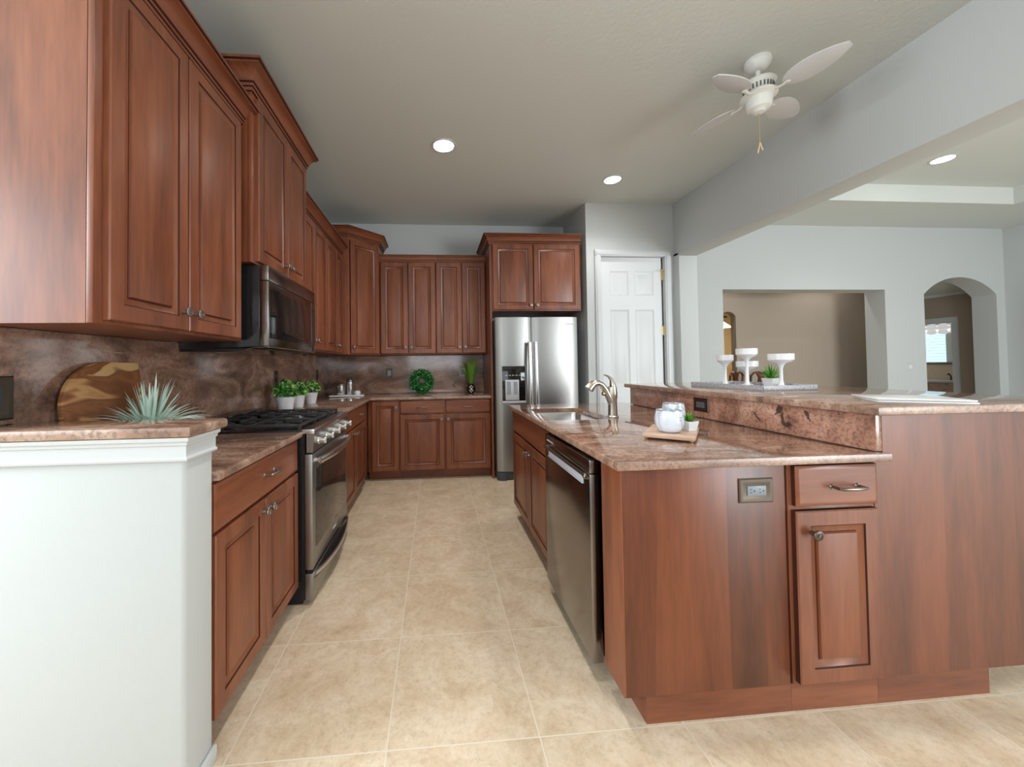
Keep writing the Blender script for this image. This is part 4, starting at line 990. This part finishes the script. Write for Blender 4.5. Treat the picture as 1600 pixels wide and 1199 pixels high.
plate('outlet', 'dark outlet plate on left backsplash close to the corner', 'outlet', (XW + .0205, 4.30, 1.17), L90, .075, .118, BRZ, BLK, 'outlet')
plate('light_switch', 'white light switch on the family room wall left of the arch', 'switch', (8.0, YF - .0005, 1.13), 0, .12, .12, DISPW, MATW, 'switch')

# ------------------------------------------------------------------ rooms beyond
def dining_chair(label, loc, rz):
    t = thing('dining_chair', label, 'chair', loc, rz, 'dining chairs beyond the bar')
    MB().box(-.22, .22, -.23, .25, .43, .49, bev=.015).build('seat', plain('seat_cloth', srgb(150, 130, 110), .8), t)
    for x in (-.21, .21):
        MB().tube([(x, .20, 0), (x, .22, .45)], .018).build('leg', DWOOD, t)
        MB().tube([(x, -.20, 0), (x, -.20, .44)], .02).build('leg', DWOOD, t)
        MB().tube([(x, .22, .45), (x * 1.02, .25, .8), (x * 1.05, .27, 1.02)], .017).build('back_post', DWOOD, t)
    m = MB()
    pts = [(-.23, 1.00), (-.17, 1.055), (-.08, 1.075), (0, 1.05), (.08, 1.075), (.17, 1.055), (.23, 1.00)]
    m.tube([(x, .27, z) for x, z in pts], .02, flat=.7)
    m.build('top_rail', DWOOD, t)
    MB().extr([(-.05, .47), (.05, .47), (.045, .7), (.085, .86), (.055, .97), (.10, 1.05), (-.10, 1.05), (-.055, .97), (-.085, .86), (-.045, .7)], 'y', .245, .265).build('back_splat', DWOOD, t)
    return t
c0 = dining_chair('dark mahogany dining chair with vase-shaped splat, just left of the bar tray plant', (5.62, 6.31, 0), PI + .08)
dup(c0, 'dark mahogany dining chair turned sideways, seen behind the tallest candle holder', (5.08, 6.31, 0), PI + .45, 'dining chairs beyond the bar')
t = thing('pendant_lamp', 'glowing cone pendant lamp inside the yellow arched doorway', 'lamp', (6.84, 8.4, 0))
MB().lathe([(.02, 2.24), (.21, 2.08), (.20, 2.075), (.02, 2.22)], n=28).build('lamp_shade', plain('lamp_glow', (1, .9, .75), .5, emit=(1, .82, .6), estr=1.4), t)
MB().tube([(0, 0, 2.22), (0, 0, 3.29)], .006).build('cord', BRZ, t)
d = bpy.data.lights.new('pendant_bulb', 'POINT'); d.energy = 26; d.color = (1, .88, .68); d.shadow_soft_size = .1
o = bpy.data.objects.new('pendant_bulb', d); C.objects.link(o); o.location = (0, 0, 2.03); o.parent = t
tag(MB().tube([(6.3, 8.7, 2.37), (7.22, 8.7, 2.37)], .025).build('curtain_rod', BRZ), 'dark rod above the pendant lamp in the yellow doorway', 'rod')
# bathroom: vanity, mirror reflecting a bright window
t = thing('bathroom_vanity', 'beige bathroom vanity seen through the far doorway', 'vanity', (11.55, 7.7, 0))
MB().box(-.25, .30, -.8, .8, 0, .72).build('cabinet', TRAYW, t)
MB().box(-.28, .30, -.82, .82, .721, .77, bev=.004).build('top', WHT, t)
MB().box(.31, .34, -.82, .82, .772, 1.13).build('backsplash', plain('beige_tile', srgb(206, 182, 148), .4), t)
MB().box(.27, .34, -.82, .82, 1.131, 1.15).build('shelf_edge', DWOOD, t)
MB().tube([(.1, -.12, .77), (.1, -.12, .86), (0, -.15, .92), (-.1, -.2, .9)], .014).build('tap', BRZ, t)
t = thing('bathroom_window', 'bright blue-white window with scalloped white valance above the vanity', 'window', (11.86, 7.7, 0))
MB().box(0, .03, -.8, .8, 1.18, 2.0).build('wall_panel', plain('pale_panel', srgb(222, 222, 212), .5), t)
MB().box(-.01, 0, .08, .8, 1.18, 1.86).build('glass_pane', plain('sky_glow', (.7, .9, 1), .3, emit=(.62, .88, 1), estr=.75), t)
m = MB()
for i in range(8):
    yy = -.7 + i * .2; m.lathe([(0, 0), (.13, 0), (.13, .02), (.0, .02)], (-.03, yy, 1.96), 'x', 20)
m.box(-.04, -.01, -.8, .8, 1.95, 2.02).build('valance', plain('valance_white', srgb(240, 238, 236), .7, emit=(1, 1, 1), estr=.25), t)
m = MB()
for i in range(9): m.box(-.02, -.011, .08, .8, 1.24 + i * .07, 1.246 + i * .07)
m.build('blind_slats', WHT, t)
